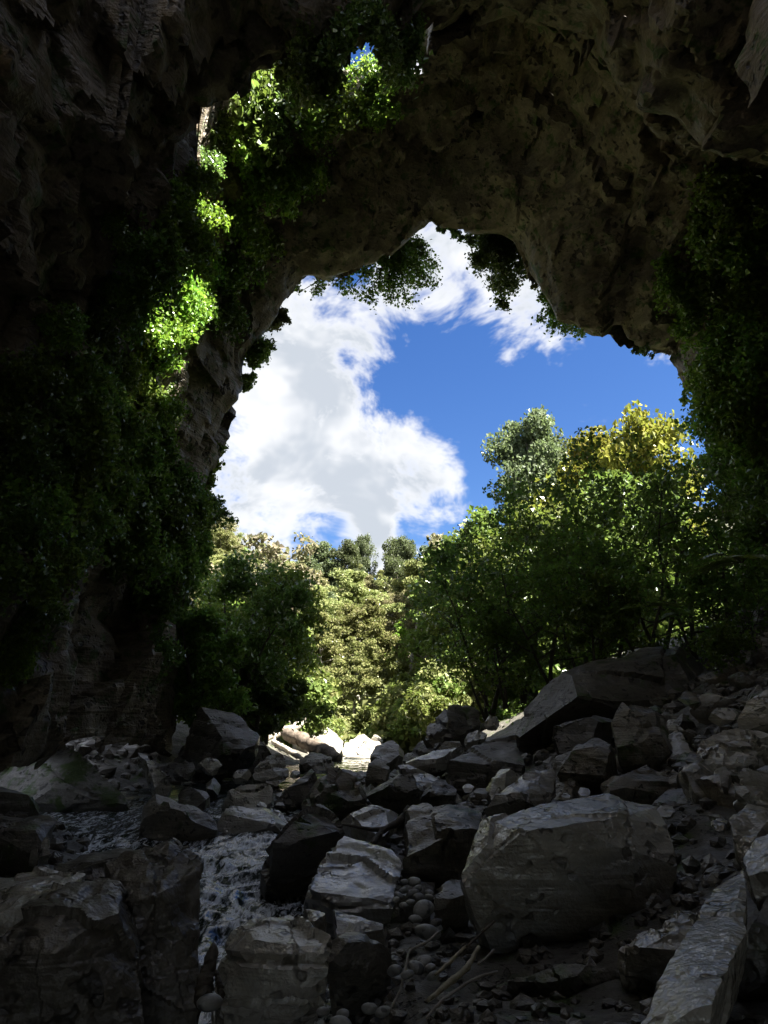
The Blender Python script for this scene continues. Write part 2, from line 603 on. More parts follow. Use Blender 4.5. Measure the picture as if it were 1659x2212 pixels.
hx = np.linspace(-260, 260, 150)
hy = np.concatenate([np.linspace(36, 130, 70, endpoint=False), np.linspace(130, 700, 50)])
gx, gy = np.meshgrid(hx, hy)
gz = hill_z(gx, gy)
idx = np.arange(gx.size).reshape(gx.shape)
HFc = np.stack([idx[:-1, :-1], idx[:-1, 1:], idx[1:, 1:], idx[1:, :-1]], -1).reshape(-1, 4)
m = bpy.data.materials.new('forest_floor')
m.use_nodes = True
t = NT(m.node_tree)
g2 = t.new('ShaderNodeNewGeometry')
t.put(t.n['Principled BSDF'].inputs['Base Color'], t.mix(t.noise(g2.outputs['Position'], .5, 6, .7), (.018, .024, .010), (.06, .06, .028)))
t.n['Principled BSDF'].inputs['Roughness'].default_value = .95
M['floor'] = m
hill = link('hill', mesh_np('hill', np.stack([gx, gy, gz], -1).reshape(-1, 3), HFc, m))
tag(hill, 'forested hillside rising beyond the stream', None, None, 'structure')


# ================================================================== BOULDERS
_hull_count = [0]


def hull_mesh(pts, vox, cuts=7, cr=(.03, .10)):
    import bmesh
    bm = bmesh.new()
    for p in pts:
        bm.verts.new(tuple(p))
    bm.verts.ensure_lookup_table()
    r = bmesh.ops.convex_hull(bm, input=bm.verts)
    junk = list({g for g in r['geom_interior'] + r['geom_unused'] if isinstance(g, bmesh.types.BMVert)})
    if junk:
        bmesh.ops.delete(bm, geom=junk, context='VERTS')
    # break corners off along random planes
    rg = np.random.default_rng(len(pts) * 101 + _hull_count[0])
    for _ in range(cuts):
        nv = rg.normal(size=3)
        nv[1] -= .5
        nv[2] += .3
        nv /= np.linalg.norm(nv)
        co = np.array([v.co[:] for v in bm.verts])
        h = co @ nv
        k_ = h.max() - rg.uniform(*cr) * (h.max() - h.min())
        bmesh.ops.bisect_plane(bm, geom=bm.verts[:] + bm.edges[:] + bm.faces[:], dist=1e-6, plane_co=tuple(nv * k_), plane_no=tuple(nv), clear_outer=True)
        r = bmesh.ops.convex_hull(bm, input=bm.verts)
        junk = list({g for g in r['geom_interior'] + r['geom_unused'] if isinstance(g, bmesh.types.BMVert)})
        if junk:
            bmesh.ops.delete(bm, geom=junk, context='VERTS')
    bmesh.ops.recalc_face_normals(bm, faces=bm.faces[:])
    me = bpy.data.meshes.new('rock')
    bm.to_mesh(me)
    bm.free()
    return me


def remesh(me, vox):
    o = bpy.data.objects.new('tmp', me)
    col.objects.link(o)
    md = o.modifiers.new('r', 'REMESH')
    ext = max((max(v.co[k] for v in me.vertices) - min(v.co[k] for v in me.vertices)) for k in range(3))
    md.mode = 'SHARP'
    md.octree_depth = int(min(7, max(4, math.ceil(math.log2(ext / vox)))))
    md.scale = .9
    md.sharpness = 1.0
    md.use_remove_disconnected = True
    dg = bpy.context.evaluated_depsgraph_get()
    ev = o.evaluated_get(dg)
    m2 = bpy.data.meshes.new_from_object(ev)
    bpy.data.objects.remove(o)
    bpy.data.meshes.remove(me)
    return m2


def roughen(me, size, lam, seed, rough=1.0, strata=0.0, crack=0.0, sm=2):
    n = len(me.vertices)
    V = np.empty(n * 3, np.float32)
    me.vertices.foreach_get('co', V)
    V = V.reshape(-1, 3).astype(float)
    E = np.empty(len(me.edges) * 2, np.int32)
    me.edges.foreach_get('vertices', E)
    E = E.reshape(-1, 2)
    deg = np.bincount(E.ravel(), minlength=n).astype(float)
    for _ in range(sm):
        A = np.zeros_like(V)
        for k in range(3):
            A[:, k] = np.bincount(E[:, 0], V[E[:, 1], k], n) + np.bincount(E[:, 1], V[E[:, 0], k], n)
        V = V * .6 + .4 * A / deg[:, None]
    me.vertices.foreach_set('co', V.astype(np.float32).ravel())
    me.update()
    N = np.empty(n * 3, np.float32)
    me.vertices.foreach_get('normal', N)
    N = N.reshape(-1, 3)
    s = seed * 13.7
    q = V / lam
    # broken facets: every cell of the rock is a slightly turned plane
    d = np.zeros(n)
    for sc_, am in ((1.0, .30), (.38, .16)):
        d += am * facets(q / sc_ / 2.2 + s, seed) * lam * sc_
    d = d * .5
    d += lam * (.10 * fbm(q * .45 + s, 3, seed) + .05 * fbm(q * 2.2 + s, 3, seed + 5, .6))
    pit = np.maximum(vnoise(q * 2.4 + s, seed + 8) - .4, 0)
    d -= .12 * lam * pit
    d = d * rough
    if strata:
        ph = (V[:, 2] + .22 * V[:, 0] * math.sin(seed) + .12 * fbm(V * 1.2, 2, seed)) / strata
        fr = ph - np.floor(ph)
        d = d - .22 * strata * (sstep(fr, .0, .12) * (1 - sstep(fr, .12, .30)) + .5 * vnoise(np.stack([np.floor(ph)] * 3, -1) * 3.7 + .5, seed))
    if crack:
        c = np.abs(vnoise(V / size * np.array([1.6, 1.6, 2.2]) + s, seed + 21))
        d = d - crack * size * (1 - sstep(c, .0, .06))
    V = V + N * d[:, None]
    me.vertices.foreach_set('co', V.astype(np.float32).ravel())
    me.polygons.foreach_set('use_smooth', np.ones(len(me.polygons), bool))
    me.update()
    me.set_sharp_from_angle(angle=R(32))


def boulder(label, pts, mat='lime', back=1.0, cat='boulder', name='boulder', rough=1.0, strata=0.0, crack=0.0, shrink=.9, drop=.25, group=None, sm=0, vox=None, fd=None, squash=.6, cuts=None):
    """pts: (px, py, depth) corners that can be seen; the hidden rear is filled in behind them."""
    _hull_count[0] += 1
    seed = _hull_count[0]
    if mat in ('lime', 'limew') and squash < 1:
        d0 = min(p[2] for p in pts)
        pts = [(x, y, d0 + (d - d0) * squash if not fd or d > fd else d) for x, y, d in pts] if not fd else [(x, y, fd + (d - fd) * squash if d > fd else d) for x, y, d in pts]
    if fd:
        pts = [(x, y, max(d, fd * (1 + .00012 * (y - 1700)) if d < fd else d)) for x, y, d in pts]
    P = np.array([W(*p) for p in pts])
    cen = P.mean(0)
    view = cen - np.array((0, 0, CZ))
    view[2] = 0
    view /= np.linalg.norm(view)
    Q = cen + (P - cen) * shrink + view * back
    los = (CZ - cen[2]) / max(np.hypot(cen[0], cen[1]), .1)
    Q[:, 2] -= max(drop, 1.4 * los) * back
    low = P[P[:, 2] < cen[2]].copy()
    low[:, 2] -= .35 * back
    low += view * back * .3
    allp = np.concatenate([P, Q, low])
    size = float(np.linalg.norm(allp.max(0) - allp.min(0))) * .6
    dmin = min(p[2] for p in pts)
    v = vox or max(.018, min(dmin * .005, .2), size / 85)
    org = np.array((cen[0], cen[1], allp[:, 2].min()))
    me = remesh(hull_mesh(allp - org, v, cuts if cuts is not None else (2 if mat == 'white' else (7 if dmin > 9 else 6)), (.07, .22) if dmin > 9 else (.03, .10)), v)
    roughen(me, size, min(max(.07 * dmin, .3), .35 * size + .1), seed, rough, strata, crack, sm)
    me.materials.clear()
    me.materials.append(M[mat])
    me.name = name
    o = link(name, me, None, org)
    tag(o, label, cat, group)
    return o


def d2(pts, d, back=0.0):
    """one depth for a list of corners"""
    return [(x, y, d) for x, y in pts]


# --- foreground
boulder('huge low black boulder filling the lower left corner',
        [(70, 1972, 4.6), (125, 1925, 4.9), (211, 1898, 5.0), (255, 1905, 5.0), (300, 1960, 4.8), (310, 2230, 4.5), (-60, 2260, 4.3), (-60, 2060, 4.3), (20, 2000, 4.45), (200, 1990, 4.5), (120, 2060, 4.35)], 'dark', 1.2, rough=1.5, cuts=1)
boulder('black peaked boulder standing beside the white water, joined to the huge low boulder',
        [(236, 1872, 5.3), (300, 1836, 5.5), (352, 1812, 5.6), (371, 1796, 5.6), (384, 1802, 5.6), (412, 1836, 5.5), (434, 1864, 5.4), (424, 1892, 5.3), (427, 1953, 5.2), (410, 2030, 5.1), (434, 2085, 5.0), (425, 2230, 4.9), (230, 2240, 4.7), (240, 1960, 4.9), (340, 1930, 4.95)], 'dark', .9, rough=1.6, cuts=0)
boulder('pale flat slab with dark cracks, against the back of the huge black boulder',
        [(-60, 1895, 6.6), (75, 1876, 6.9), (150, 1879, 6.7), (208, 1899, 5.9), (90, 1935, 5.3), (20, 1985, 5.0), (-60, 2010, 4.9)], 'lime', .8, strata=.22, shrink=.95)
boulder('dark boulder with a wet pale rim at the left edge, upstream of the pale slab',
        [(-50, 1760, 9.2), (40, 1758, 9.3), (100, 1762, 9.2), (116, 1774, 8.9), (40, 1785, 8.4), (-50, 1780, 8.2), (85, 1832, 8.4), (52, 1880, 8.0), (-50, 1890, 7.8)], 'dark', fd=8.4, back=1.0)
boulder('grey block with a bright top edge at the left edge, above the dark boulder',
        [(-40, 1696, 12.4), (50, 1712, 12.4), (92, 1722, 12.2), (92, 1752, 12), (-40, 1758, 11.8), (60, 1724, 11.9), (-40, 1708, 11.8)], 'moss', fd=12.0, back=1.0)
boulder('small upright pale stone wedged beside the dark boulder at the left edge',
        [(92, 1812, 8.6), (104, 1806, 8.6), (111, 1845, 8.5), (84, 1852, 8.4), (80, 1838, 8.5)], 'lime', .35, 'stone', 'stone')
boulder('tiny white stone under the upright pale stone',
        [(68, 1838, 8.1), (80, 1832, 8.1), (82, 1854, 8.1), (66, 1856, 8.1)], 'white', .2, 'stone', 'stone')
boulder('long mossy boulder with pale ridge beyond the left pool',
        [(-60, 1650, 17), (30, 1615, 17.6), (90, 1600, 17.8), (165, 1596, 17.8), (240, 1633, 17.4), (282, 1648, 17), (316, 1673, 16.6), (334, 1708, 16), (258, 1722, 15.6),
         (100, 1735, 15.4), (-60, 1735, 15.4), (170, 1640, 16), (60, 1660, 15.8)], 'moss', fd=16.4, back=2.0, crack=.02)
boulder('narrow pale slab leaning down to the pool beside the long mossy boulder',
        [(297, 1620, 19), (318, 1622, 19), (352, 1660, 18.3), (385, 1702, 17.4), (362, 1710, 17.2), (330, 1690, 17.6)], 'lime', 1.2)
boulder('angular boulder in the stream with a sunlit-looking pale sloping right face',
        [(337, 1716, 14.2), (394, 1735, 14.0), (474, 1770, 13.2), (462, 1792, 12.6), (397, 1797, 12.2), (340, 1785, 12.0), (338, 1742, 12.6), (310, 1745, 13.6), (296, 1790, 12.8), (320, 1800, 12.2)], 'brown', fd=12.9, back=.9)
boulder('low dark rock between the left pool and the huge black boulder',
        [(110, 1862, 7.6), (180, 1838, 8.2), (260, 1826, 8.6), (330, 1822, 8.2), (320, 1850, 7), (210, 1880, 6.4), (130, 1885, 6.4)], 'dark', fd=7.2, back=.8)
boulder('flat-topped wet block with black front standing in the stream',
        [(498, 1745, 15.2), (560, 1741, 15.4), (637, 1742, 15.2), (644, 1757, 14.0), (560, 1764, 13.6), (484, 1762, 13.6), (462, 1800, 13.3), (480, 1815, 13.1), (624, 1803, 13.2)], 'limew', fd=13.6, back=.8, rough=.8)
boulder('rounded cracked grey boulder just behind the flat-topped wet block',
        [(476, 1730, 16.4), (490, 1705, 17), (520, 1688, 17.4), (545, 1674, 17.6), (580, 1681, 17.5), (592, 1702, 17), (586, 1738, 16.2), (500, 1746, 16), (540, 1705, 16.4)], 'lime', fd=16.6, back=1.1, crack=.05)
boulder('dark rock with peaked top between the cracked grey boulder and the leaning slab',
        [(593, 1733, 16), (620, 1702, 16.6), (658, 1682, 17), (672, 1664, 17.2), (686, 1676, 17), (684, 1705, 16.4), (650, 1745, 15.8), (640, 1715, 16)], 'dark', fd=16.4, back=1.0)
boulder('big dark slab leaning to the right over the white water, in the middle',
        [(644, 1752, 10.2), (692, 1738, 10.6), (715, 1755, 10.5), (738, 1780, 10.2), (750, 1804, 9.9), (702, 1860, 9.2), (668, 1914, 8.7), (640, 1968, 8.3), (560, 1978, 8.2),
         (525, 1914, 8.8), (542, 1878, 9.1), (590, 1820, 9.6), (640, 1830, 9.0)], 'dark', cuts=3, fd=9.7, back=.9, shrink=.92, crack=.02)
boulder('rugged brown rock ridge behind the top of the leaning slab',
        [(651, 1726, 12.6), (688, 1681, 13.4), (732, 1656, 13.8), (770, 1663, 13.8), (788, 1682, 13.4), (802, 1728, 12.6), (740, 1770, 11.8), (695, 1750, 11.8), (730, 1700, 12.4)], 'brown', fd=12.7, back=1.1, rough=1.6, strata=.3)
boulder('black angular block right of the rugged brown ridge',
        [(783, 1685, 13.2), (834, 1656, 13.6), (872, 1653, 13.6), (890, 1682, 13.4), (907, 1712, 13.1), (890, 1748, 12.8), (855, 1753, 12.7), (812, 1742, 12.8), (800, 1712, 12.9)], 'dark', fd=13.1, back=1.2)
boulder('small dark boulder beside the far calm water, behind the black angular block',
        [(786, 1682, 20), (796, 1648, 20.6), (817, 1639, 20.8), (840, 1658, 20.4), (832, 1680, 20)], 'brown', .9)
boulder('brown lit boulder on the right bank of the far calm water',
        [(802, 1632, 28), (811, 1612, 28.6), (841, 1602, 29), (873, 1600, 29), (868, 1625, 28.2), (836, 1652, 27.4), (806, 1645, 27.6)], 'brown', 1.6)
boulder('large dark boulder with rounded crest, right of the gap to the sunlit rocks',
        [(856, 1655, 22), (868, 1607, 22.6), (896, 1576, 23), (940, 1538, 23.6), (987, 1525, 24), (1030, 1531, 24), (1040, 1562, 23.5), (1008, 1580, 23), (953, 1612, 22.2), (879, 1652, 21.6), (935, 1575, 22.2)],
        'dark', fd=22.8, back=2.4, strata=.5, crack=.02)
boulder('pale knobbly rock on the crest right of the large dark boulder',
        [(1000, 1590, 21.6), (1020, 1571, 22), (1056, 1575, 22), (1046, 1598, 21.4), (1006, 1606, 21.2)], 'lime', .9, rough=1.5)
boulder('pale rounded rock below the knobbly rock, at the foot of the large dark boulder',
        [(944, 1616, 20.8), (962, 1596, 21.2), (994, 1595, 21.2), (1003, 1610, 20.8), (965, 1628, 20.4)], 'lime', .8)
boulder('wet shining flat slab below the large dark boulder',
        [(876, 1646, 19.2), (940, 1616, 20.4), (1024, 1611, 20.4), (1003, 1629, 19), (950, 1647, 18.2), (880, 1654, 18.2)], 'limew', .7, shrink=.95, rough=.7)
boulder('low blackish-red slab sloping right of the wet flat slab',
        [(944, 1668, 15.4), (990, 1632, 16.4), (1062, 1596, 17.4), (1112, 1584, 17.6), (1140, 1620, 16.6), (1125, 1668, 15.4), (1050, 1690, 14.8), (960, 1686, 14.8)], 'dark', fd=15.6, back=1.4)
boulder('wet pale rock with glints between black block and reddish slab',
        [(862, 1656, 16), (919, 1646, 16.4), (955, 1680, 15.6), (918, 1716, 14.6), (900, 1700, 14.6)], 'limew', .8, rough=.9)
boulder('small dark triangular rock beneath the reddish slab',
        [(905, 1718, 13.9), (946, 1680, 14.4), (986, 1696, 14.2), (992, 1732, 13.6), (912, 1735, 13.4)], 'dark', fd=13.9, back=.8)
boulder('pale flat rock crossed by a dark branch, right of the leaning slab',
        [(734, 1768, 11.6), (804, 1741, 12.4), (860, 1755, 12.2), (853, 1780, 11.4), (806, 1832, 10.2), (752, 1808, 10.4)], 'lime', .7, rough=.8, shrink=.95)
boulder('layered pale slab with shining wet ledges in the middle of the foreground',
        [(744, 1811, 9.6), (787, 1820, 9.5), (872, 1850, 8.9), (860, 1905, 8.0), (842, 1975, 7.0), (736, 1966, 6.9), (655, 1968, 6.9), (648, 1926, 7.4), (688, 1861, 8.6), (655, 1990, 6.9), (842, 2000, 6.95)],
        'limew', fd=7.0, back=.6, strata=.20, rough=.8, shrink=.96)
boulder('lower pale ledge below the layered wet slab',
        [(718, 1962, 6.6), (780, 1978, 6.5), (838, 1996, 6.3), (834, 2028, 5.9), (730, 2010, 6.0), (730, 2050, 5.9), (834, 2060, 5.8)], 'lime', fd=6.0, back=.5)
boulder('small pale ledge left of the lower pale ledge',
        [(662, 1966, 6.5), (700, 1972, 6.4), (705, 1990, 6.1), (700, 2010, 6.1), (668, 1990, 6.2)], 'lime', .4)
boulder('thick pale-topped slab leaning beside the white water, at bottom centre',
        [(500, 2010, 5.5), (545, 1989, 5.9), (580, 1964, 6.2), (624, 1966, 6.1), (661, 2000, 5.7), (706, 2031, 5.3), (714, 2074, 4.9), (704, 2094, 4.8), (640, 2098, 4.55), (590, 2062, 4.7),
         (540, 2035, 4.8), (475, 2090, 4.6), (465, 2200, 4.1), (600, 2240, 3.9), (690, 2150, 4.4)], 'lime', fd=4.85, back=.7, strata=.22, crack=.02)
boulder('massive square block with a pale pitted top, right of centre',
        [(1008, 1816, 6.0), (1037, 1775, 6.9), (1167, 1737, 7.6), (1311, 1716, 7.9), (1420, 1744, 7.3), (1335, 1756, 6.4), (1219, 1784, 5.9), (1090, 1800, 5.8),
         (1000, 1880, 5.75), (1030, 1975, 5.5), (1085, 2110, 5.1), (1350, 2090, 5.1), (1440, 2000, 5.6), (1468, 1870, 6.3), (1445, 1785, 6.7), (1280, 1900, 5.35)], 'lime', cuts=1, fd=5.8, back=1.0, rough=.75)
boulder('rough brown slab tilted against the left side of the massive square block',
        [(880, 1750, 9.6), (933, 1723, 10.0), (1008, 1727, 10.0), (1040, 1750, 9.6), (1044, 1770, 9.2), (1018, 1816, 8.2), (1010, 1892, 7.4), (864, 1895, 7.4), (870, 1852, 8.0), (950, 1830, 8.0)], 'brown', fd=8.1, back=.9, rough=1.8)
boulder('long pale pitted slab behind the massive square block',
        [(1033, 1748, 10), (1079, 1709, 10.8), (1143, 1677, 11.4), (1192, 1669, 11.5), (1198, 1700, 10.8), (1147, 1730, 10), (1063, 1766, 9.3)], 'lime', .8, rough=1.3)
boulder('small grey peaked rock left of the long pale slab',
        [(1048, 1694, 12.6), (1083, 1653, 13), (1125, 1670, 12.8), (1112, 1705, 12.2), (1070, 1715, 12)], 'lime', .9)
boulder('dark slanted boulder with a thin lit left edge, on the right slope',
        [(1193, 1662, 11.8), (1243, 1610, 12.4), (1299, 1573, 12.7), (1333, 1602, 12.4), (1342, 1655, 11.8), (1291, 1685, 11.2), (1219, 1695, 11.2), (1270, 1640, 11.4)], 'brown', fd=11.8, back=1.2)
boulder('tall dark boulder with flat top, upslope of the slanted boulder',
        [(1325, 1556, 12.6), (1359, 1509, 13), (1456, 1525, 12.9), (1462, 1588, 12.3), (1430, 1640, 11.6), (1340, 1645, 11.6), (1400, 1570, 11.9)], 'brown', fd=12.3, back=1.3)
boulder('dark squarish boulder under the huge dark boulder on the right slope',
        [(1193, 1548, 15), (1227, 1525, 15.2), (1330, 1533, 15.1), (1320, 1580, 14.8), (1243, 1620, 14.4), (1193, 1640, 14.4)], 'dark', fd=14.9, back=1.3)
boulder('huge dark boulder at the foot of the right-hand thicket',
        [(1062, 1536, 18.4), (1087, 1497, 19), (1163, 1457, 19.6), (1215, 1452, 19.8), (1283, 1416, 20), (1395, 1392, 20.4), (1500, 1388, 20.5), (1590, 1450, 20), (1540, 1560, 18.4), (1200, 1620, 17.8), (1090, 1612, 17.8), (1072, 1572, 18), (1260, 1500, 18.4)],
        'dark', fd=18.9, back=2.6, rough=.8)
boulder('dark triangular boulder right behind the massive square block',
        [(1288, 1714, 9.6), (1367, 1669, 9.9), (1427, 1625, 10.2), (1473, 1650, 10), (1484, 1700, 9.6), (1440, 1745, 9.2), (1340, 1735, 9.1), (1400, 1690, 9.3)], 'brown', fd=9.7, back=1.0)
boulder('wide pale jagged rock high on the right-hand rubble slope',
        [(1468, 1630, 9.6), (1507, 1585, 10), (1590, 1580, 10.2), (1720, 1580, 10), (1720, 1640, 9.2), (1555, 1655, 9.0), (1560, 1612, 9.2)], 'lime', fd=9.2, back=.9, rough=1.9, strata=.18)
boulder('rough grey rock at the right edge, topmost of the rubble slope',
        [(1588, 1545, 10.4), (1619, 1508, 10.8), (1720, 1440, 11), (1720, 1560, 10), (1603, 1572, 10)], 'lime', fd=10.3, back=1.1, rough=1.9)
boulder('pale cracked rock in the rubble behind the tilted slab',
        [(1476, 1658, 8.8), (1507, 1648, 9), (1577, 1682, 8.6), (1570, 1742, 8.0), (1499, 1722, 8.2)], 'lime', fd=8.4, back=.8, rough=1.7)
boulder('broken pale rock at the right edge with dark hollows',
        [(1588, 1652, 7.4), (1640, 1640, 7.6), (1720, 1640, 7.6), (1720, 1755, 6.6), (1619, 1722, 6.8), (1593, 1692, 7.0)], 'lime', fd=6.9, back=.8, rough=2.2, strata=.16)
boulder('small upright pale stone in the right-hand rubble',
        [(1553, 1662, 7.7), (1566, 1656, 7.7), (1577, 1672, 7.6), (1573, 1702, 7.5), (1560, 1698, 7.5)], 'white', .25, 'stone', 'stone')
boulder('lumpy pale rock directly above the tilted slab at the right edge',
        [(1584, 1778, 5.7), (1619, 1745, 6.0), (1680, 1755, 6.0), (1650, 1822, 5.3), (1611, 1846, 5.1), (1587, 1808, 5.4)], 'lime', .5, rough=2.0)
boulder('long pale pitted slab tilted across the lower right corner',
        [(1360, 2250, 3.0), (1419, 2154, 3.3), (1475, 2030, 3.8), (1547, 1914, 4.5), (1579, 1872, 4.9), (1609, 1872, 4.7), (1606, 1954, 4.1), (1609, 2014, 3.7), (1557, 2114, 3.2), (1500, 2250, 2.75)], 'lime', .45, cuts=2, shrink=.96, drop=.5, rough=.7, squash=.85)
boulder('pale slab at the right edge, continuing above the long tilted slab',
        [(1603, 1852, 4.9), (1680, 1760, 5.4), (1700, 1860, 4.5), (1640, 1932, 4.1), (1610, 1882, 4.6)], 'lime', .5, shrink=.95)
boulder('dark rock in the lower right corner beside the tilted slab',
        [(1600, 2030, 3.9), (1660, 1930, 4.3), (1740, 1950, 4.2), (1740, 2260, 2.9), (1530, 2260, 2.85), (1570, 2130, 3.3)], 'dark', fd=3.9, back=.6)
boulder('jagged pale-edged rock between the massive square block and the tilted slab',
        [(1345, 2056, 4.6), (1415, 2005, 5.0), (1471, 1953, 5.3), (1513, 1970, 5.1), (1490, 2040, 4.5), (1437, 2100, 4.1), (1360, 2100, 4.1), (1425, 2035, 4.5)], 'lime', fd=4.5, back=.5, rough=1.8)
boulder('yellowish rough rock at the left foot of the massive square block',
        [(934, 1955, 6.4), (964, 1904, 6.8), (994, 1898, 6.8), (1023, 1926, 6.6), (1012, 1975, 6.0), (964, 1990, 5.9)], 'brown', fd=6.4, back=.5, rough=1.6)
boulder('dark rock topped with river cobbles, left of the yellowish rock',
        [(838, 1990, 6.6), (852, 1915, 7.2), (900, 1905, 7.3), (935, 1940, 7.0), (930, 2020, 6.2), (845, 2040, 6.1)], 'dark', fd=6.9, back=.6)
boulder('dark rock below the layered pale slab, bottom centre',
        [(705, 2050, 5.4), (760, 2030, 5.7), (840, 2050, 5.6), (850, 2140, 4.8), (720, 2150, 4.6)], 'dark', fd=5.4, back=.5)
boulder('dark low rock at the foot of the massive square block, bottom right',
        [(1090, 2110, 4.6), (1200, 2080, 4.9), (1330, 2085, 4.8), (1390, 2150, 4.2), (1340, 2260, 3.5), (1100, 2260, 3.5)], 'dark', fd=4.7, back=.6)

# --- sunlit rocks and the far bank
boulder('big sunlit white boulder beneath the driftwood logs',
        [(632, 1582, 46), (663, 1558, 47), (689, 1563, 47), (728, 1586, 46), (741, 1603, 45), (736, 1626, 43.6), (721, 1637, 43), (685, 1625, 43), (640, 1606, 44), (690, 1590, 44.6)], 'white', 3.0, rough=.6)
boulder('sunlit white boulder with pointed top, beyond the calm water',
        [(755, 1600, 47), (786, 1583, 48), (805, 1598, 47), (800, 1612, 46), (760, 1612, 46)], 'white', 2.0, rough=.7)
boulder('round greyish boulder beside the pointed sunlit boulder',
        [(800, 1596, 48.5), (808, 1586, 49), (822, 1584, 49), (829, 1594, 48.5), (825, 1604, 48), (804, 1606, 48)], 'lime', 1.6, rough=.6)
boulder('low sunlit white rock right next to the big white boulder',
        [(738, 1618, 44), (744, 1604, 45), (762, 1600, 45.2), (772, 1612, 44.6), (768, 1630, 43.4), (742, 1632, 43.4)], 'white', 1.4, rough=.8)
boulder('long low sunlit white rock at the water edge',
        [(768, 1618, 43), (785, 1605, 44), (815, 1604, 44.2), (842, 1612, 43.6), (838, 1630, 42.4), (775, 1634, 42.2)], 'white', 1.4, rough=.8)
boulder('flat bright ledge at the far end of the calm water',
        [(730, 1634, 42), (760, 1628, 42.8), (812, 1628, 42.8), (810, 1639, 41.6), (735, 1640, 41.4)], 'white', 1.2)
boulder('half-lit brown boulder in front of the fallen log',
        [(650, 1640, 31), (676, 1622, 32), (700, 1626, 32), (722, 1636, 31.6), (726, 1655, 30.6), (690, 1664, 30), (655, 1660, 30)], 'brown', 1.6, rough=1.3)
boulder('smooth grey boulder with pale veins on the left bank',
        [(546, 1662, 22), (563, 1626, 23), (598, 1620, 23.4), (619, 1630, 23.2), (626, 1655, 22.4), (600, 1676, 21.6), (560, 1678, 21.6)], 'lime', 1.6, rough=.6, strata=.35)
boulder('dark boulder on the left bank beyond the smooth grey boulder',
        [(500, 1640, 26), (525, 1596, 27.4), (570, 1598, 27.6), (595, 1618, 26.6), (575, 1650, 25.6), (520, 1660, 25.4)], 'dark', 2.0)
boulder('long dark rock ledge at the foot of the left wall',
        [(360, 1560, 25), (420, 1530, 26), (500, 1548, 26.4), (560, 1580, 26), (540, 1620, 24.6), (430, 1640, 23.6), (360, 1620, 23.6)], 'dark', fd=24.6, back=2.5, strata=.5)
boulder('grey rock at the waterline left of the cracked grey boulder',
        [(390, 1712, 17.2), (415, 1694, 17.8), (440, 1700, 17.8), (455, 1718, 17.2), (440, 1735, 16.6), (395, 1732, 16.6)], 'dark', .9, rough=1.3)
boulder('small rock in the stream right of the narrow leaning slab',
        [(440, 1690, 19), (462, 1676, 19.4), (478, 1690, 19.2), (472, 1706, 18.6), (446, 1708, 18.6)], 'dark', .8)
for lab, x, y, r_, d in (
        ('dark rock on the left bank above the narrow leaning slab', 395, 1660, 26, 21), ('grey rock on the left bank below the long dark ledge', 455, 1650, 24, 21.5),
        ('small brown rock beside the rounded cracked boulder', 606, 1716, 12, 17), ('small grey rock at the foot of the cracked grey boulder', 566, 1742, 13, 16),
        ('small brown rock between the flat wet block and the cracked boulder', 605, 1740, 15, 15.8), ('dark rock left of the smooth grey boulder', 520, 1672, 20, 21),
        ('pale stone left of the small peaked grey rock', 1010, 1700, 13, 13), ('brown stone on the rough ground under the reddish slab', 1040, 1712, 15, 12.4),
        ('pale stone upright on the massive square block rear edge', 1222, 1718, 11, 8.8), ('grey stone behind the massive square block', 1262, 1712, 13, 9.2),
        ('pale stone right of the dark triangular boulder', 1440, 1752, 20, 8.2), ('brown stone on the right slope under the jagged rock', 1500, 1640, 18, 9.6),
        ('pale stone right of the cracked rubble rock', 1600, 1640, 12, 8.2), ('grey stone below the broken pale rock', 1556, 1776, 18, 6.6),
        ('brown rock above the tall dark boulder on the slope', 1490, 1512, 26, 13), ('round brown rock beside the topmost rough grey rock', 1560, 1545, 28, 11.5),
        ('grey rock beside the far wet slab', 1062, 1560, 20, 23), ('pale rock at the water edge below the smooth grey boulder', 640, 1672, 12, 22)):
    rr = random.Random(x)
    k = 6
    boulder(lab, [(x + r_ * (.8 + .4 * rr.random()) * math.cos(2 * math.pi * j / k), y - r_ * .75 * (.8 + .4 * rr.random()) * math.sin(2 * math.pi * j / k), d + .3 * math.sin(2 * math.pi * j / k)) for j in range(k)],
            'lime' if ('pale' in lab or 'grey' in lab) else ('brown' if 'brown' in lab else 'dark'), r_ * d / 1475, 'rock', 'rock', rough=.9)

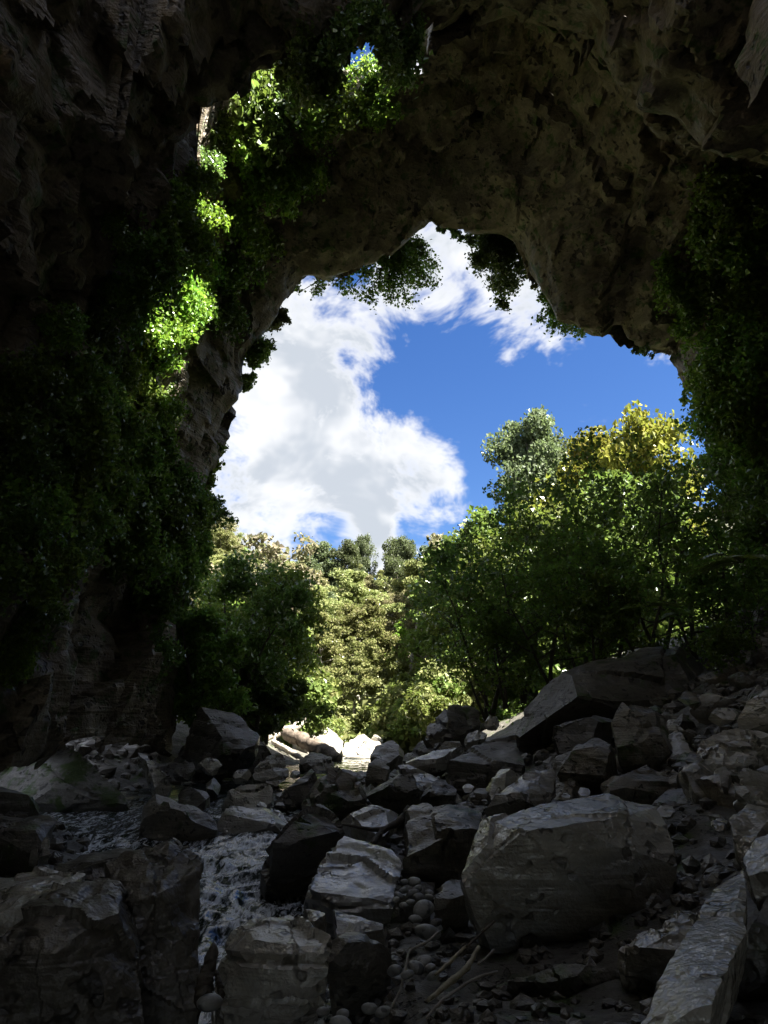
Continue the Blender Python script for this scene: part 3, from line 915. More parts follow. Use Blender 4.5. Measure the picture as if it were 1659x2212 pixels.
# rocks packed on the right-hand slope
rt = random.Random(21)
spots = []
tries = 0
while len(spots) < 46 and tries < 4000:
    tries += 1
    y = rt.uniform(8.2, 17)
    x = rt.uniform(.9 + .08 * y, .62 * y)
    sz = rt.uniform(.16, .5) * (.6 + y / 16)
    px = 829.5 + x / y * 1475 * .98
    if any((x - a) ** 2 + (y - b) ** 2 < (.75 * (sz + c)) ** 2 for a, b, c in spots):
        continue
    spots.append((x, y, sz))
for k, (x, y, sz) in enumerate(spots):
    z = gz1(x, y) + sz * .12
    _hull_count[0] += 1
    rg = np.random.default_rng(900 + k)
    q = rg.normal(size=(11, 3))
    q /= np.linalg.norm(q, axis=1, keepdims=True)
    q = q * np.array((1, rg.uniform(.6, 1), rg.uniform(.5, .85))) * sz
    v_ = max(.02, y * .006)
    me = remesh(hull_mesh(q, v_, 3), v_)
    roughen(me, sz * 1.2, min(max(.06 * y, .25), .5 * sz + .1), 300 + k, .9)
    me.materials.clear()
    mt = ('lime', 'brown', 'dark', 'lime', 'dark')[k % 5]
    me.materials.append(M[mt])
    o = link('rock', me, None, (x, y, z))
    o.rotation_euler = (0, 0, rt.uniform(0, 6))
    tag(o, '%s %s rock packed among the boulders of the right-hand slope, %s' % ('big' if sz > .45 else ('middling' if sz > .3 else 'small'), {'lime': 'pale', 'brown': 'brown', 'dark': 'dark'}[mt], 'in front' if y < 8 else ('halfway back' if y < 12 else 'at the back')), 'rock',
        'rocks of the right-hand slope: %d %s %d' % (sz > .45, mt, 0 if y < 8 else (1 if y < 12 else 2)))


# ================================================================== VEGETATION
def leaf_mat(name, colr, var=.35, trans=.35, gloss=.14, hue=.04):
    m = bpy.data.materials.new(name)
    m.use_nodes = True
    t = NT(m.node_tree)
    t.n.clear()
    outn = t.new('ShaderNodeOutputMaterial')
    geo = t.new('ShaderNodeNewGeometry')
    oi = t.new('ShaderNodeObjectInfo')
    rnd = geo.outputs['Random Per Island']
    h = t.new('ShaderNodeHueSaturation')
    h.inputs['Color'].default_value = (*colr, 1)
    r2 = t.math('FRACT', t.math('MULTIPLY', rnd, 17.37))
    t.put(h.inputs['Hue'], t.math('MULTIPLY_ADD', t.math('SUBTRACT', t.math('ADD', r2, oi.outputs['Random']), 1.0), hue, .5))
    v = t.math('MULTIPLY_ADD', t.math('SUBTRACT', rnd, .5), 2 * var, 1.0)
    v = t.math('MULTIPLY', v, t.math('MULTIPLY_ADD', oi.outputs['Random'], .5, .75))
    t.put(h.inputs['Value'], v)
    c = h.outputs[0]
    df = t.new('ShaderNodeBsdfDiffuse')
    t.put(df.inputs['Color'], c)
    tr = t.new('ShaderNodeBsdfTranslucent')
    t.put(tr.inputs['Color'], t.mix(.5, c, (.10, .16, .01), 'ADD'))
    gl = t.new('ShaderNodeBsdfGlossy')
    gl.inputs['Roughness'].default_value = .42
    gl.inputs['Color'].default_value = (.9, .95, .9, 1)
    m1 = t.new('ShaderNodeMixShader')
    m1.inputs[0].default_value = trans
    t.l.new(df.outputs[0], m1.inputs[1])
    t.l.new(tr.outputs[0], m1.inputs[2])
    m2 = t.new('ShaderNodeMixShader')
    fr = t.new('ShaderNodeFresnel')
    fr.inputs['IOR'].default_value = 1.45
    t.put(m2.inputs[0], t.math('MULTIPLY', fr.outputs[0], gloss))
    t.l.new(m1.outputs[0], m2.inputs[1])
    t.l.new(gl.outputs[0], m2.inputs[2])
    t.l.new(m2.outputs[0], outn.inputs[0])
    return m


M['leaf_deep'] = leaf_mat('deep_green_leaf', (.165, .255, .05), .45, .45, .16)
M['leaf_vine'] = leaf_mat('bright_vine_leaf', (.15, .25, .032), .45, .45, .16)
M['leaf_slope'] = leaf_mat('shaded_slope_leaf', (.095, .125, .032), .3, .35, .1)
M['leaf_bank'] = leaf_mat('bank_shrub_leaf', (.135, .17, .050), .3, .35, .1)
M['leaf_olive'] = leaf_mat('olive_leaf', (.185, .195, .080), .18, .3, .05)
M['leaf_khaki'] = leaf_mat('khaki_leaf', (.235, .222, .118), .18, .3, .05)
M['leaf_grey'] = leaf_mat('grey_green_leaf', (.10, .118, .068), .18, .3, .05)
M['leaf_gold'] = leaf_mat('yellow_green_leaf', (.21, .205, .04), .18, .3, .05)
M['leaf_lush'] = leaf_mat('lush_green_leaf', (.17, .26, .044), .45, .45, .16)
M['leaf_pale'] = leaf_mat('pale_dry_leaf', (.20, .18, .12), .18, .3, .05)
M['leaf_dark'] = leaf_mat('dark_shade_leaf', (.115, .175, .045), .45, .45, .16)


class Geo:
    def __init__(self):
        self.V, self.F, self.n = [], [], 0

    def add(self, V, F):
        self.V.append(V)
        self.F.append(np.asarray(F) + self.n)
        self.n += len(V)

    def mesh(self, name, mat, smooth=False):
        if not self.V:
            return None
        return mesh_np(name, np.concatenate(self.V), np.concatenate(self.F), mat, smooth)


def tube(geo, pts, rad, sides=5):
    pts = np.asarray(pts, float)
    n = len(pts)
    tang = np.gradient(pts, axis=0)
    tang /= np.linalg.norm(tang, axis=1, keepdims=True) + 1e-9
    ref = np.array((.3, .9, .1)) if abs(tang[0][2]) > .8 else np.array((0, 0, 1.0))
    a = np.cross(tang, ref)
    a /= np.linalg.norm(a, axis=1, keepdims=True) + 1e-9
    b_ = np.cross(tang, a)
    th = np.linspace(0, 2 * math.pi, sides, endpoint=False)
    ring = a[:, None, :] * np.cos(th)[None, :, None] + b_[:, None, :] * np.sin(th)[None, :, None]
    V = pts[:, None, :] + ring * np.asarray(rad)[:, None, None]
    V = V.reshape(-1, 3)
    i = np.arange(n * sides).reshape(n, sides)
    j = np.roll(i, -1, axis=1)
    F = np.stack([i[:-1], j[:-1], j[1:], i[1:]], -1).reshape(-1, 4)
    geo.add(V, F)


def rdir(rng, n):
    v = rng.normal(size=(n, 3))
    return v / np.linalg.norm(v, axis=1, keepdims=True)


def leaves(geo, C, L, rng, wid=.42, droop=0.0, axis=None, fold=.18, upn=.6):
    """One folded four-cornered leaf per centre."""
    C = np.asarray(C, float)
    n = len(C)
    if n == 0:
        return
    a = rdir(rng, n)
    if axis is not None:
        a = a * .75 + axis
    a[:, 2] -= droop
    a /= np.linalg.norm(a, axis=1, keepdims=True)
    nn = rdir(rng, n)
    nn[:, 2] += upn
    b_ = np.cross(a, nn)
    b_ /= np.linalg.norm(b_, axis=1, keepdims=True) + 1e-9
    nn = np.cross(b_, a)
    Ls = (L * rng.uniform(.45, 1.5, n))[:, None]
    base = C - a * Ls * .5
    mid = base + a * Ls * .52 - nn * Ls * fold * .2
    V = np.stack([base, mid + b_ * Ls * wid + nn * Ls * fold, base + a * Ls, mid - b_ * Ls * wid + nn * Ls * fold], 1).reshape(-1, 3)
    geo.add(V, np.arange(n * 4).reshape(n, 4))


def path(rng, p, d, length, n, wander, lift):
    pts = [np.array(p, float)]
    d = np.array(d, float)
    for _ in range(n):
        d = d + rng.normal(size=3) * wander + np.array((0, 0, lift))
        d /= np.linalg.norm(d)
        pts.append(pts[-1] + d * length / n)
    return np.array(pts), d


def tree_meshes(seed, h, trunk_r, bare=.4, limbs=9, limb_len=.35, limb_up=.5, subs=5, clump=.10, per=60, leaf=.4, flat=.7, lean=(0, 0),
                wander=.10, lift=.02, top=True, wid=.42, twig_sides=4, droop=.1, leafmat='leaf_olive', bark='bark', stems=1):
    """A trunk with limbs and twigs, and a crown of leaf clumps that sit on the twig ends. Base at the origin."""
    rng = np.random.default_rng(seed)
    tg, cg = Geo(), Geo()
    ends = []
    for st in range(stems):
        ln = np.array((lean[0], lean[1], 1.0))
        if stems > 1:
            an = 2 * math.pi * st / stems + rng.uniform(-.5, .5)
            ln[:2] += .32 * np.array((math.cos(an), math.sin(an))) * rng.uniform(.5, 1.2)
        ln /= np.linalg.norm(ln)
        hh = h * (1 if st == 0 else rng.uniform(.65, .95))
        tp, td = path(rng, (0, 0, -.3), ln, hh * .92, 12, wander * .5, .02)
        tr = trunk_r * (1 - .85 * np.linspace(0, 1, 13)) * (1 if st == 0 else .75)
        tr[0] *= 1.5
        tube(tg, tp, tr, 7)
        nl = max(3, limbs // stems)
        for k in range(nl):
            f = bare + (1 - bare) * (k + rng.uniform(0, .8)) / nl
            f = min(f, .99)
            i = f * 12
            i0 = min(int(i), 11)
            p = tp[i0] + (tp[i0 + 1] - tp[i0]) * (i - i0)
            an = k * 2.4 + rng.uniform(-.6, .6)
            up = limb_up * (.5 + f)
            d = np.array((math.cos(an), math.sin(an), up))
            d /= np.linalg.norm(d)
            L = h * limb_len * (1.15 - .65 * (f - bare) / max(1 - bare, .01)) * rng.uniform(.75, 1.2)
            lp, ld = path(rng, p, d, L, 6, wander, lift)
            r0 = trunk_r * .42 * (1.1 - .6 * f)
            tube(tg, lp, r0 * (1 - .85 * np.linspace(0, 1, 7)), twig_sides + 1)
            ends.append(lp[-1])
            for j in range(subs):
                q = lp[min(6, 2 + int(rng.uniform(0, 4.99)))]
                sdv = ld * .6 + rng.normal(size=3) * .65
                sdv[2] += .15
                sdv /= np.linalg.norm(sdv)
                sp, _ = path(rng, q, sdv, L * rng.uniform(.25, .55), 3, wander, lift)
                tube(tg, sp, r0 * .35 * (1 - .8 * np.linspace(0, 1, 4)), 3)
                ends.append(sp[-1])
        if top:
            ends.append(tp[-1])
            ends.append(tp[-2])
    ends = np.array(ends)
    R_ = h * clump
    C = []
    for e in ends:
        n = int(per * rng.uniform(.5, 1.4))
        v = rdir(rng, n) * (rng.uniform(0, 1, (n, 1)) ** .45) * R_ * rng.uniform(.6, 1.3)
        v[:, 2] *= flat
        C.append(e + v)
    C = np.concatenate(C)
    leaves(cg, C, leaf, rng, wid, droop)
    return tg.mesh('trunk', M[bark], True), cg.mesh('crown', M[leafmat])


def put_tree(name, label, meshes, loc, rot=0.0, scale=1.0, group=None, cat='tree', sz=None):
    e = link(name, None, None, loc)
    e.rotation_euler = (0, 0, rot)
    e.scale = (scale, scale, scale if sz is None else sz)
    tag(e, label, cat, group)
    for nm, me in zip(('trunk', 'crown'), meshes):
        if me is not None:
            link(nm, me, e)
    return e


def hz1(x, y):
    return float(max(hill_z(np.array([x]), np.array([y]))[0], -.3))


# ---------------------------------------------------------------- forest on the hill
FV = {
    'beech': [tree_meshes(100 + k, 13, .30, .42, 13, .28, .35, 6, .080, 170, .27, .45, leafmat=('leaf_olive', 'leaf_khaki', 'leaf_olive')[k], bark='barkg') for k in range(3)],
    'khaki': [tree_meshes(110 + k, 12, .26, .36, 12, .28, .5, 6, .08, 170, .26, .6, leafmat=('leaf_khaki', 'leaf_olive')[k], bark='barkg') for k in range(2)],
    'podo': [tree_meshes(120 + k, 17, .42, .45, 14, .21, .7, 6, .065, 170, .28, .9, leafmat='leaf_grey', bark='barkg') for k in range(3)],
    'lush': [tree_meshes(130 + k, 8, .20, .12, 12, .36, .6, 5, .11, 130, .30, .7, leafmat=('leaf_lush', 'leaf_gold', 'leaf_olive')[k], bark='bark') for k in range(3)],
    'slope': [tree_meshes(145 + k, 12, .22, .25, 13, .30, .5, 6, .085, 110, .28, .6, leafmat='leaf_slope', bark='bark') for k in range(2)],
    'pale': [tree_meshes(140, 12, .24, .35, 12, .30, .5, 6, .07, 26, .34, .5, leafmat='leaf_pale', bark='barkg')],
}
rr = random.Random(7)


def top_tree(name, label, kind, k, px, py, d, base_h, rot=0.0, wide=1.0, cat='tree', group=None):
    """A tree d metres away whose top reaches the line of sight (px, py)."""
    p = W(px, py, d)
    zb = hz1(p[0], d)
    s_ = max((p[2] - zb) / (base_h * (.97 if kind == 'podo' else 1.08)), .35)
    return put_tree(name, label, FV[kind][k], (p[0], d, zb), rot, s_ * wide, group, cat, s_)


EMER = 'tall dark trees along the skyline'
top_tree('forest_tree', 'broad dark tree at the left of the skyline group above the hill', 'podo', 0, 705, 1172, 128, 17, .3, 1.25)
top_tree('forest_tree', 'dark tree leaning out right of the broad dark skyline tree', 'podo', 1, 738, 1180, 131, 17, 1.3, 1.0)
top_tree('forest_tree', 'slim dark tree standing alone in the middle of the skyline', 'podo', 2, 778, 1160, 135, 17, 2.0, .62)
top_tree('forest_tree', 'dark skyline tree behind the crown of the tall bare-trunked tree', 'podo', 1, 850, 1166, 132, 17, 3.0, .95)
top_tree('forest_tree', 'dark skyline tree just right of the bare-trunked tree crown', 'podo', 2, 880, 1164, 134, 17, 4.0, .8)
top_tree('forest_tree', 'small round dark tree on the skyline right of the tall tree', 'podo', 0, 918, 1196, 138, 17, 5.0, .7)
top_tree('forest_tree', 'dark skyline tree next to the thicket edge', 'podo', 1, 948, 1182, 130, 17, 5.5, .8)
top_tree('forest_tree', 'pale sparse tree rising at the edge of the right thicket', 'pale', 0, 990, 1132, 95, 12, 1.0, 1.0)
top_tree('forest_tree', 'pale sparse tree against the cloud above the left-hand dark tree', 'pale', 0, 578, 1138, 75, 12, 2.2, 1.05)
top_tree('forest_tree', 'yellowish tree left of the dark skyline trees', 'khaki', 0, 652, 1225, 92, 12, .6, 1.0)
top_tree('forest_tree', 'dull green tree at the left end of the skyline', 'beech', 0, 612, 1215, 84, 13, .6, .9)
# the landmark tree: a long bare trunk under a flat spreading crown
LM = tree_meshes(150, 19, .36, .68, 13, .20, .75, 6, .060, 150, .30, .6, lean=(-.04, 0), leafmat='leaf_olive', bark='barkg')
p = W(884, 1388, 80)
put_tree('forest_tree', 'tall tree with long bare grey trunk and spreading crown on the hillside', LM, (p[0], 80, hz1(p[0], 80)), 0, (W(870, 1195, 80)[2] - hz1(p[0], 80)) / 19.6, None)
# the rest of the canopy
placed = []
kinds = ['beech', 'beech', 'khaki', 'khaki', 'lush', 'podo']
FG = 'canopy trees on the sunlit hillside'
for row in range(17):
    y = 62 + row * 5.4 + row * row * .08
    wv = y * .062 + 3.0
    x = -.235 * y - 3
    while x < .15 * y + 4:
        xx = x + rr.uniform(-1.6, 1.6)
        yy = y + rr.uniform(-1.8, 1.8)
        x += rr.uniform(5.4, 8.0)
        zb = hz1(xx, yy)
        kd = rr.choice(kinds if y > 66 else ['beech', 'khaki', 'lush', 'khaki'])
        if abs(xx - yy * .0365) < 3.4 and 55 < yy < 81:
            kd = 'low'
        small = kd == 'low'
        kd = 'lush' if small else kd
        k = rr.randrange(len(FV[kd]))
        s_ = rr.uniform(.8, 1.3) * (.62 if kd == 'podo' else 1.0) * (.55 if small else 1.0) * (.8 if yy > 104 else (.66 if yy < 74 else .9))
        lab = {'beech': 'olive green tree in the canopy of the sunlit hillside', 'khaki': 'khaki brown-green tree in the canopy of the sunlit hillside',
               'lush': 'low bright green tree among the sunlit hillside canopy', 'podo': 'grey-green conical tree among the sunlit hillside canopy'}[kd]
        wx = xx / yy * 1475 * .98 + 829
        lab = lab.replace('of the sunlit hillside', 'of the hillside').replace('the sunlit hillside canopy', 'the hillside canopy') + ', ' + ('low' if yy < 78 else ('halfway up' if yy < 110 else 'near the ridge')) + ', ' + ('left' if wx < 690 else ('centre' if wx < 880 else 'right'))
        put_tree('forest_tree', lab, FV[kd][k], (xx, yy, zb), rr.uniform(0, 6.28), s_ * rr.uniform(.9, 1.15), FG + ', ' + lab, 'tree', s_)
# bright bank shrubs in the sun, close beyond the mouth
SH = [tree_meshes(160 + k, 3.2, .05, .05, 14, .42, .7, 5, .16, 80, .22, .8, leafmat=('leaf_bank', 'leaf_bank', 'leaf_olive')[k], bark='bark', stems=3) for k in range(3)]
for lab, px, d, k, s_, dz in (
        ('bright green bush on the sunlit bank right of the big white boulder', 690, 50, 0, 1.1, 0), ('tall lit green shrub along the edge of the left shade', 632, 47, 1, 1.5, .3),
        ('lit green shrub behind the driftwood logs', 610, 50, 0, 1.3, .4), ('bright shrub above the round greyish boulder', 850, 54, 1, 1.4, 0), ('olive shrub at the right of the sunlit bank', 905, 52, 2, 1.5, .6),
        ('lit shrub at the foot of the hillside, right of the bank', 950, 50, 0, 1.5, 1.0), ('dull shrub over the calm water, centre of the bank', 765, 56, 2, 1.2, 0), ('lit shrub under the bare trunk tree', 880, 60, 1, 1.8, 1.5),
        ('green shrub beside the left shade, higher up', 640, 55, 1, 2.0, 1.5), ('pale green shrub behind the pointed sunlit boulder', 815, 58, 0, 1.3, .3), ('olive shrub behind the large dark boulder crest', 985, 46, 2, 1.5, 1.2),
        ('small lit shrub right above the big white boulder', 668, 54, 2, 1.3, .4), ('lit shrub half hidden by the large dark boulder', 930, 44, 0, 1.0, 1.4)):
    x = (px - 829.5) / FPX / 1.045 * d
    put_tree('bank_shrub', lab, SH[k], (x, d, max(hz1(x, d), gz1(x, d) if d < 60 else 0) + dz - .3), rr.uniform(0, 6), s_, None, 'shrub')

# ---------------------------------------------------------------- right slope above the thicket
GT = [tree_meshes(170 + k, 12, .22, .35, 12, .30, .7, 6, .085, 90, .30, .75, leafmat='leaf_gold', bark='barkg') for k in range(2)]
for lab, px, py, d, k, wd in (('yellow-green tree with domed crown above the right thicket', 1205, 935, 62, 0, .85), ('yellow-green spreading tree near the right cave wall', 1300, 912, 64, 1, .9),
                              ('yellow-green tree at the right end behind the thicket top', 1385, 890, 58, 0, .8)):
    p = W(px, py, d)
    zb = hz1(p[0], d)
    put_tree('slope_tree', lab, GT[k], (p[0], d, zb), px, (p[2] - zb) / 13.2 * wd, None, 'tree', (p[2] - zb) / 13.2)
top_tree('slope_tree', 'dark conical tree rising behind the yellow-green trees', 'podo', 0, 1205, 898, 76, 17, 1.0, .8)
top_tree('slope_tree', 'grey-green tree left of the domed yellow-green tree', 'podo', 2, 1150, 955, 78, 17, 2.0, .8)
for k, (px, py, d) in enumerate(((1100, 1090, 62), (1040, 1130, 66), (1170, 1060, 56), (1260, 1030, 54), (1340, 1000, 52), (1420, 960, 50), (1010, 1200, 70), (1080, 1180, 52), (1200, 1150, 48), (1300, 1120, 46), (1140, 1240, 46), (1240, 1220, 44), (1060, 1290, 46), (1380, 1060, 46))):
    top_tree('slope_tree', '%s tree on the right slope glimpsed through the thicket, %s' % ('dull green', 'high up' if py < 1070 else ('halfway' if py < 1190 else 'low down')), 'slope', k % 2, px, py, d, 12, k, 1.0, 'tree', 'trees on the right slope behind the thicket: %s' % ('high up' if py < 1070 else ('halfway' if py < 1190 else 'low down')))

# ---------------------------------------------------------------- thicket at the right of the mouth
def leafy_sapling(seed, h, lean, leafmat='leaf_deep', leaf=.15, per=26, stems=2, bare=.15, limb=.34, clump=.085):
    return tree_meshes(seed, h, .055 + .004 * h, bare, 17, limb, .45, 7, clump, per, leaf, .75, lean=lean, wander=.16, lift=.03, leafmat=leafmat, bark='bark', stems=stems, wid=.34, droop=.25)


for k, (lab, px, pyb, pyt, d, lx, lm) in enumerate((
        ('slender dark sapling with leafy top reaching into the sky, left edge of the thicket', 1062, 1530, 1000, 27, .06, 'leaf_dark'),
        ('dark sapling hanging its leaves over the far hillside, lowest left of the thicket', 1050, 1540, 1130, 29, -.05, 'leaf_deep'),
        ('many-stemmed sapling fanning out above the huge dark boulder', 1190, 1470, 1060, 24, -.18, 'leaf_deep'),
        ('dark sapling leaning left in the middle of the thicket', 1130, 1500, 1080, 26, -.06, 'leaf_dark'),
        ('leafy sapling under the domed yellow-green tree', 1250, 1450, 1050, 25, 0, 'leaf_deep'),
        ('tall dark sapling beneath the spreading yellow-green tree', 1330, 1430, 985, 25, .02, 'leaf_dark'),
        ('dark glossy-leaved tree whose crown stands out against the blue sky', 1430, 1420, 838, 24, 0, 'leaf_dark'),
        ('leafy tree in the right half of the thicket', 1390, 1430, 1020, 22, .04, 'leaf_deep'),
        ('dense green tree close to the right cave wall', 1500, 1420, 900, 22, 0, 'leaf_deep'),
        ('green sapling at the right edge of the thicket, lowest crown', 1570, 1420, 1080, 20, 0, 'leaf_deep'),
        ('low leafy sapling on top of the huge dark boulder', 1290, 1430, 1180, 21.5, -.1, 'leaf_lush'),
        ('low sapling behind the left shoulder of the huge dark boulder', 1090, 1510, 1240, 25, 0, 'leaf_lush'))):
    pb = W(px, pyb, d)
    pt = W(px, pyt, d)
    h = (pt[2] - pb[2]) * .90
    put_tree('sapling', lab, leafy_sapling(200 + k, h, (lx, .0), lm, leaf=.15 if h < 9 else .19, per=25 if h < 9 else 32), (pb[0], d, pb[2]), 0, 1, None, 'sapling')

# ---------------------------------------------------------------- shaded trees left of the mouth
for k, (lab, px, pyb, pyt, d, lm, st, wd) in enumerate((
        ('shaded tree on the left bank with branches against the bright hillside', 570, 1580, 1160, 36, 'leaf_deep', 2, 1.0),
        ('dark tree on the left bank closest to the cave wall', 490, 1570, 1075, 33, 'leaf_dark', 3, 1.0),
        ('low dark tree at the water side of the left bank', 555, 1590, 1330, 33, 'leaf_dark', 3, 1.0),
        ('leafy tree between the two dark left bank trees', 535, 1580, 1140, 38, 'leaf_deep', 2, 1.0),
        ('shaded bushy tree at the foot of the left cave wall', 440, 1560, 1230, 29.5, 'leaf_deep', 3, 1.0))):
    pb = W(px, pyb, d)
    h = W(px, pyt, d)[2] - pb[2]
    me = tree_meshes(230 + k, h * .92, .10 + .006 * h, .10, 18, .22, .5, 7, .085, 75, .22, .8, lean=(.0, 0), wander=.14, leafmat=lm, bark='bark', stems=st, wid=.36, droop=.2)
    put_tree('bank_tree', lab, me, (pb[0], d, pb[2] - .3), k, 1, None, 'tree')


# ---------------------------------------------------------------- plants rooted on the cave rock
def wall_plant_meshes(seed, kind, leafmat, per=1.0, leaf=.14):
    """unit-size plant; +Y points out of the rock, Z is up"""
    rng = np.random.default_rng(seed)
    sg, lg = Geo(), Geo()
    if kind == 'bush':
        for k in range(16):
            d = np.array((rng.normal() * .8, rng.uniform(.25, 1.0), rng.normal() * .7 + .1))
            d /= np.linalg.norm(d)
            pp, _ = path(rng, (rng.normal() * .18, -.1, rng.normal() * .18), d, rng.uniform(.55, 1.05), 6, .16, -.10)
            tube(sg, pp, .018 * (1 - .8 * np.linspace(0, 1, 7)), 4)
            for q in pp[2:]:
                n = int(26 * per)
                leaves(lg, q + rng.normal(size=(n, 3)) * .15, leaf, rng, .36, .35)
    elif kind == 'vine':
        for k in range(26):
            x0, y0, z0 = rng.uniform(-.6, .6), rng.uniform(0, .35), rng.uniform(-.1, .75)
            pp, _ = path(rng, (x0, -.1, z0), (rng.normal() * .2, .6, .2), rng.uniform(.7, 1.5), 9, .12, -.42)
            tube(sg, pp, .011 * (1 - .6 * np.linspace(0, 1, 10)), 3)
            for q in pp[1:]:
                n = int(15 * per)
                leaves(lg, q + rng.normal(size=(n, 3)) * np.array((.10, .09, .10)), leaf, rng, .40, .7)
    elif kind == 'spray':      # thin drooping twigs seen against the sky
        for k in range(9):
            d = np.array((rng.normal() * .9, rng.uniform(.1, .8), rng.uniform(-.9, .1)))
            d /= np.linalg.norm(d)
            pp, _ = path(rng, (0, -.05, 0), d, rng.uniform(.5, 1.1), 7, .16, -.12)
            tube(sg, pp, .014 * (1 - .8 * np.linspace(0, 1, 8)), 3)
            for q in pp[2:]:
                n = int(13 * per)
                leaves(lg, q + rng.normal(size=(n, 3)) * .085, leaf, rng, .34, .5)
    elif kind == 'fern':
        for k in range(8):
            an = rng.uniform(-1.3, 1.3)
            d = np.array((math.sin(an), .7 * math.cos(an) + .1, .45))
            d /= np.linalg.norm(d)
            pp, _ = path(rng, (0, -.05, 0), d, rng.uniform(.7, 1.1), 14, .03, -.075)
            tube(sg, pp, .010 * (1 - .7 * np.linspace(0, 1, 15)), 3)
            for i in range(2, 14):
                tg_ = pp[i + 1] - pp[i]
                tg_ /= np.linalg.norm(tg_)
                side = np.cross(tg_, (0, 0, 1.0))
                side /= np.linalg.norm(side)
                L = .24 * math.sin(math.pi * (i / 15) ** .7) + .05
                for sgn in (-1, 1):
                    a = side * sgn + tg_ * .35 + np.array((0, 0, -.15))
                    a /= np.linalg.norm(a)
                    b_ = tg_ * .035
                    base = pp[i]
                    V = np.array([base - b_, base + a * L * .5 - b_ * .9 + np.array((0, 0, .015)), base + a * L, base + a * L * .45 + b_])
                    lg.add(V, np.array([[0, 1, 2, 3]]))
    return sg.mesh('stem', M['bark'], True), lg.mesh('foliage', M[leafmat])


WP = {}
for kd, nvar in (('bush', 3), ('vine', 3), ('spray', 3), ('fern', 2)):
    for lm in ('leaf_deep', 'leaf_vine', 'leaf_dark', 'leaf_lush'):
        if kd == 'fern' and lm in ('leaf_dark', 'leaf_vine'):
            continue
        WP[kd, lm] = []
_base_wp = {}


def get_wp(kd, lm, k):
    key = (kd, lm, k)
    if key not in _base_wp:
        _base_wp[key] = wall_plant_meshes(300 + hash((kd, k)) % 50 + k * 7 if False else 300 + k * 7 + len(kd), kd, lm, leaf={'bush': .13, 'vine': .12, 'spray': .12, 'fern': .1}[kd])
    return _base_wp[key]


def wall_plant(label, px, py, rpx, kd='bush', lm='leaf_deep', k=0, group=None, depth=None, cat='plant', name='wall_plant', nrm=None):
    if depth is None:
        hit, n_ = wall_hit(px, py)
        if hit is None:
            return
        if n_.dot(Vector((0, 0, CZ)) - hit) < 0:
            n_ = -n_
    else:
        hit = Vector(W(px, py, depth))
        n_ = Vector(nrm or (0, -1, 0))
    s_ = rpx * (hit - Vector((0, 0, CZ))).length / FPX * 1.15
    e = link(name, None, None, hit)
    e.rotation_euler = (0, 0, math.atan2(n_.y, n_.x) - math.pi / 2 + rr.uniform(-.3, .3))
    e.scale = (s_,) * 3
    tag(e, label, cat, group)
    for nm, me in zip(('stem', 'foliage'), get_wp(kd, lm, k % 3)):
        if me is not None:
            link(nm, me, e)
    return e


SG = 'sunlit vines under the skylight'
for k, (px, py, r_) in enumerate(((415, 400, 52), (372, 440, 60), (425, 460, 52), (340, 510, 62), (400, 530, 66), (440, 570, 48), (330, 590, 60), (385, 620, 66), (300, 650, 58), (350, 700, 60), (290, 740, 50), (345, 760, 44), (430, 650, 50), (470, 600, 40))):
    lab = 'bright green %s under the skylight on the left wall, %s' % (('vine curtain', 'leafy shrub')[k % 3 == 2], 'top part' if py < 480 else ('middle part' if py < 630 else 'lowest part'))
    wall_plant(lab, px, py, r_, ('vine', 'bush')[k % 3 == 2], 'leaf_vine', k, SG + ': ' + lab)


def band_label(kd, lm, px, py, side, where):
    look = {'leaf_deep': 'green', 'leaf_dark': 'blackish green', 'leaf_lush': 'lighter green'}[lm]
    hgt = 'high' if py < 700 else ('upper middle' if py < 950 else ('lower middle' if py < 1180 else 'low'))
    return '%s %s %s on the %s cave wall, %s' % (look, 'shrub' if kd == 'bush' else 'hanging vine', hgt, side, where)


DG = 'shaded plants on the left cave wall'
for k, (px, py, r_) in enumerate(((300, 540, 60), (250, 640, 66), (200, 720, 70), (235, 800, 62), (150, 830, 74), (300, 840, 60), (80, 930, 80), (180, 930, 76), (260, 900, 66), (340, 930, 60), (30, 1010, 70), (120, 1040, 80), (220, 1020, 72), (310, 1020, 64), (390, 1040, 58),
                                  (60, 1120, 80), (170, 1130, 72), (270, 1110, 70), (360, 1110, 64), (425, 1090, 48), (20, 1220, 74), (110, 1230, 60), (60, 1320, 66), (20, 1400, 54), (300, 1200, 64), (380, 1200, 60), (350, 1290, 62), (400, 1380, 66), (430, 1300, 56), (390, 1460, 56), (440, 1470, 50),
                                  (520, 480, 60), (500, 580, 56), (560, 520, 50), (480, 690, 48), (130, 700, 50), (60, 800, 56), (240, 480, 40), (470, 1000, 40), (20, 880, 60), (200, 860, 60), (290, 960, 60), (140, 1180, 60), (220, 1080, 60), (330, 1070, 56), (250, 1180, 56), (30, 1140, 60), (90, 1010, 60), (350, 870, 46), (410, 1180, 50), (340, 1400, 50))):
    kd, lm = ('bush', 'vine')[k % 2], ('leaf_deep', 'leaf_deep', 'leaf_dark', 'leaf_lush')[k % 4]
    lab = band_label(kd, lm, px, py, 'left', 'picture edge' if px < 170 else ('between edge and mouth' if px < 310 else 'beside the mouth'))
    wall_plant(lab, px, py, r_, kd, lm, k, DG + ': ' + lab)
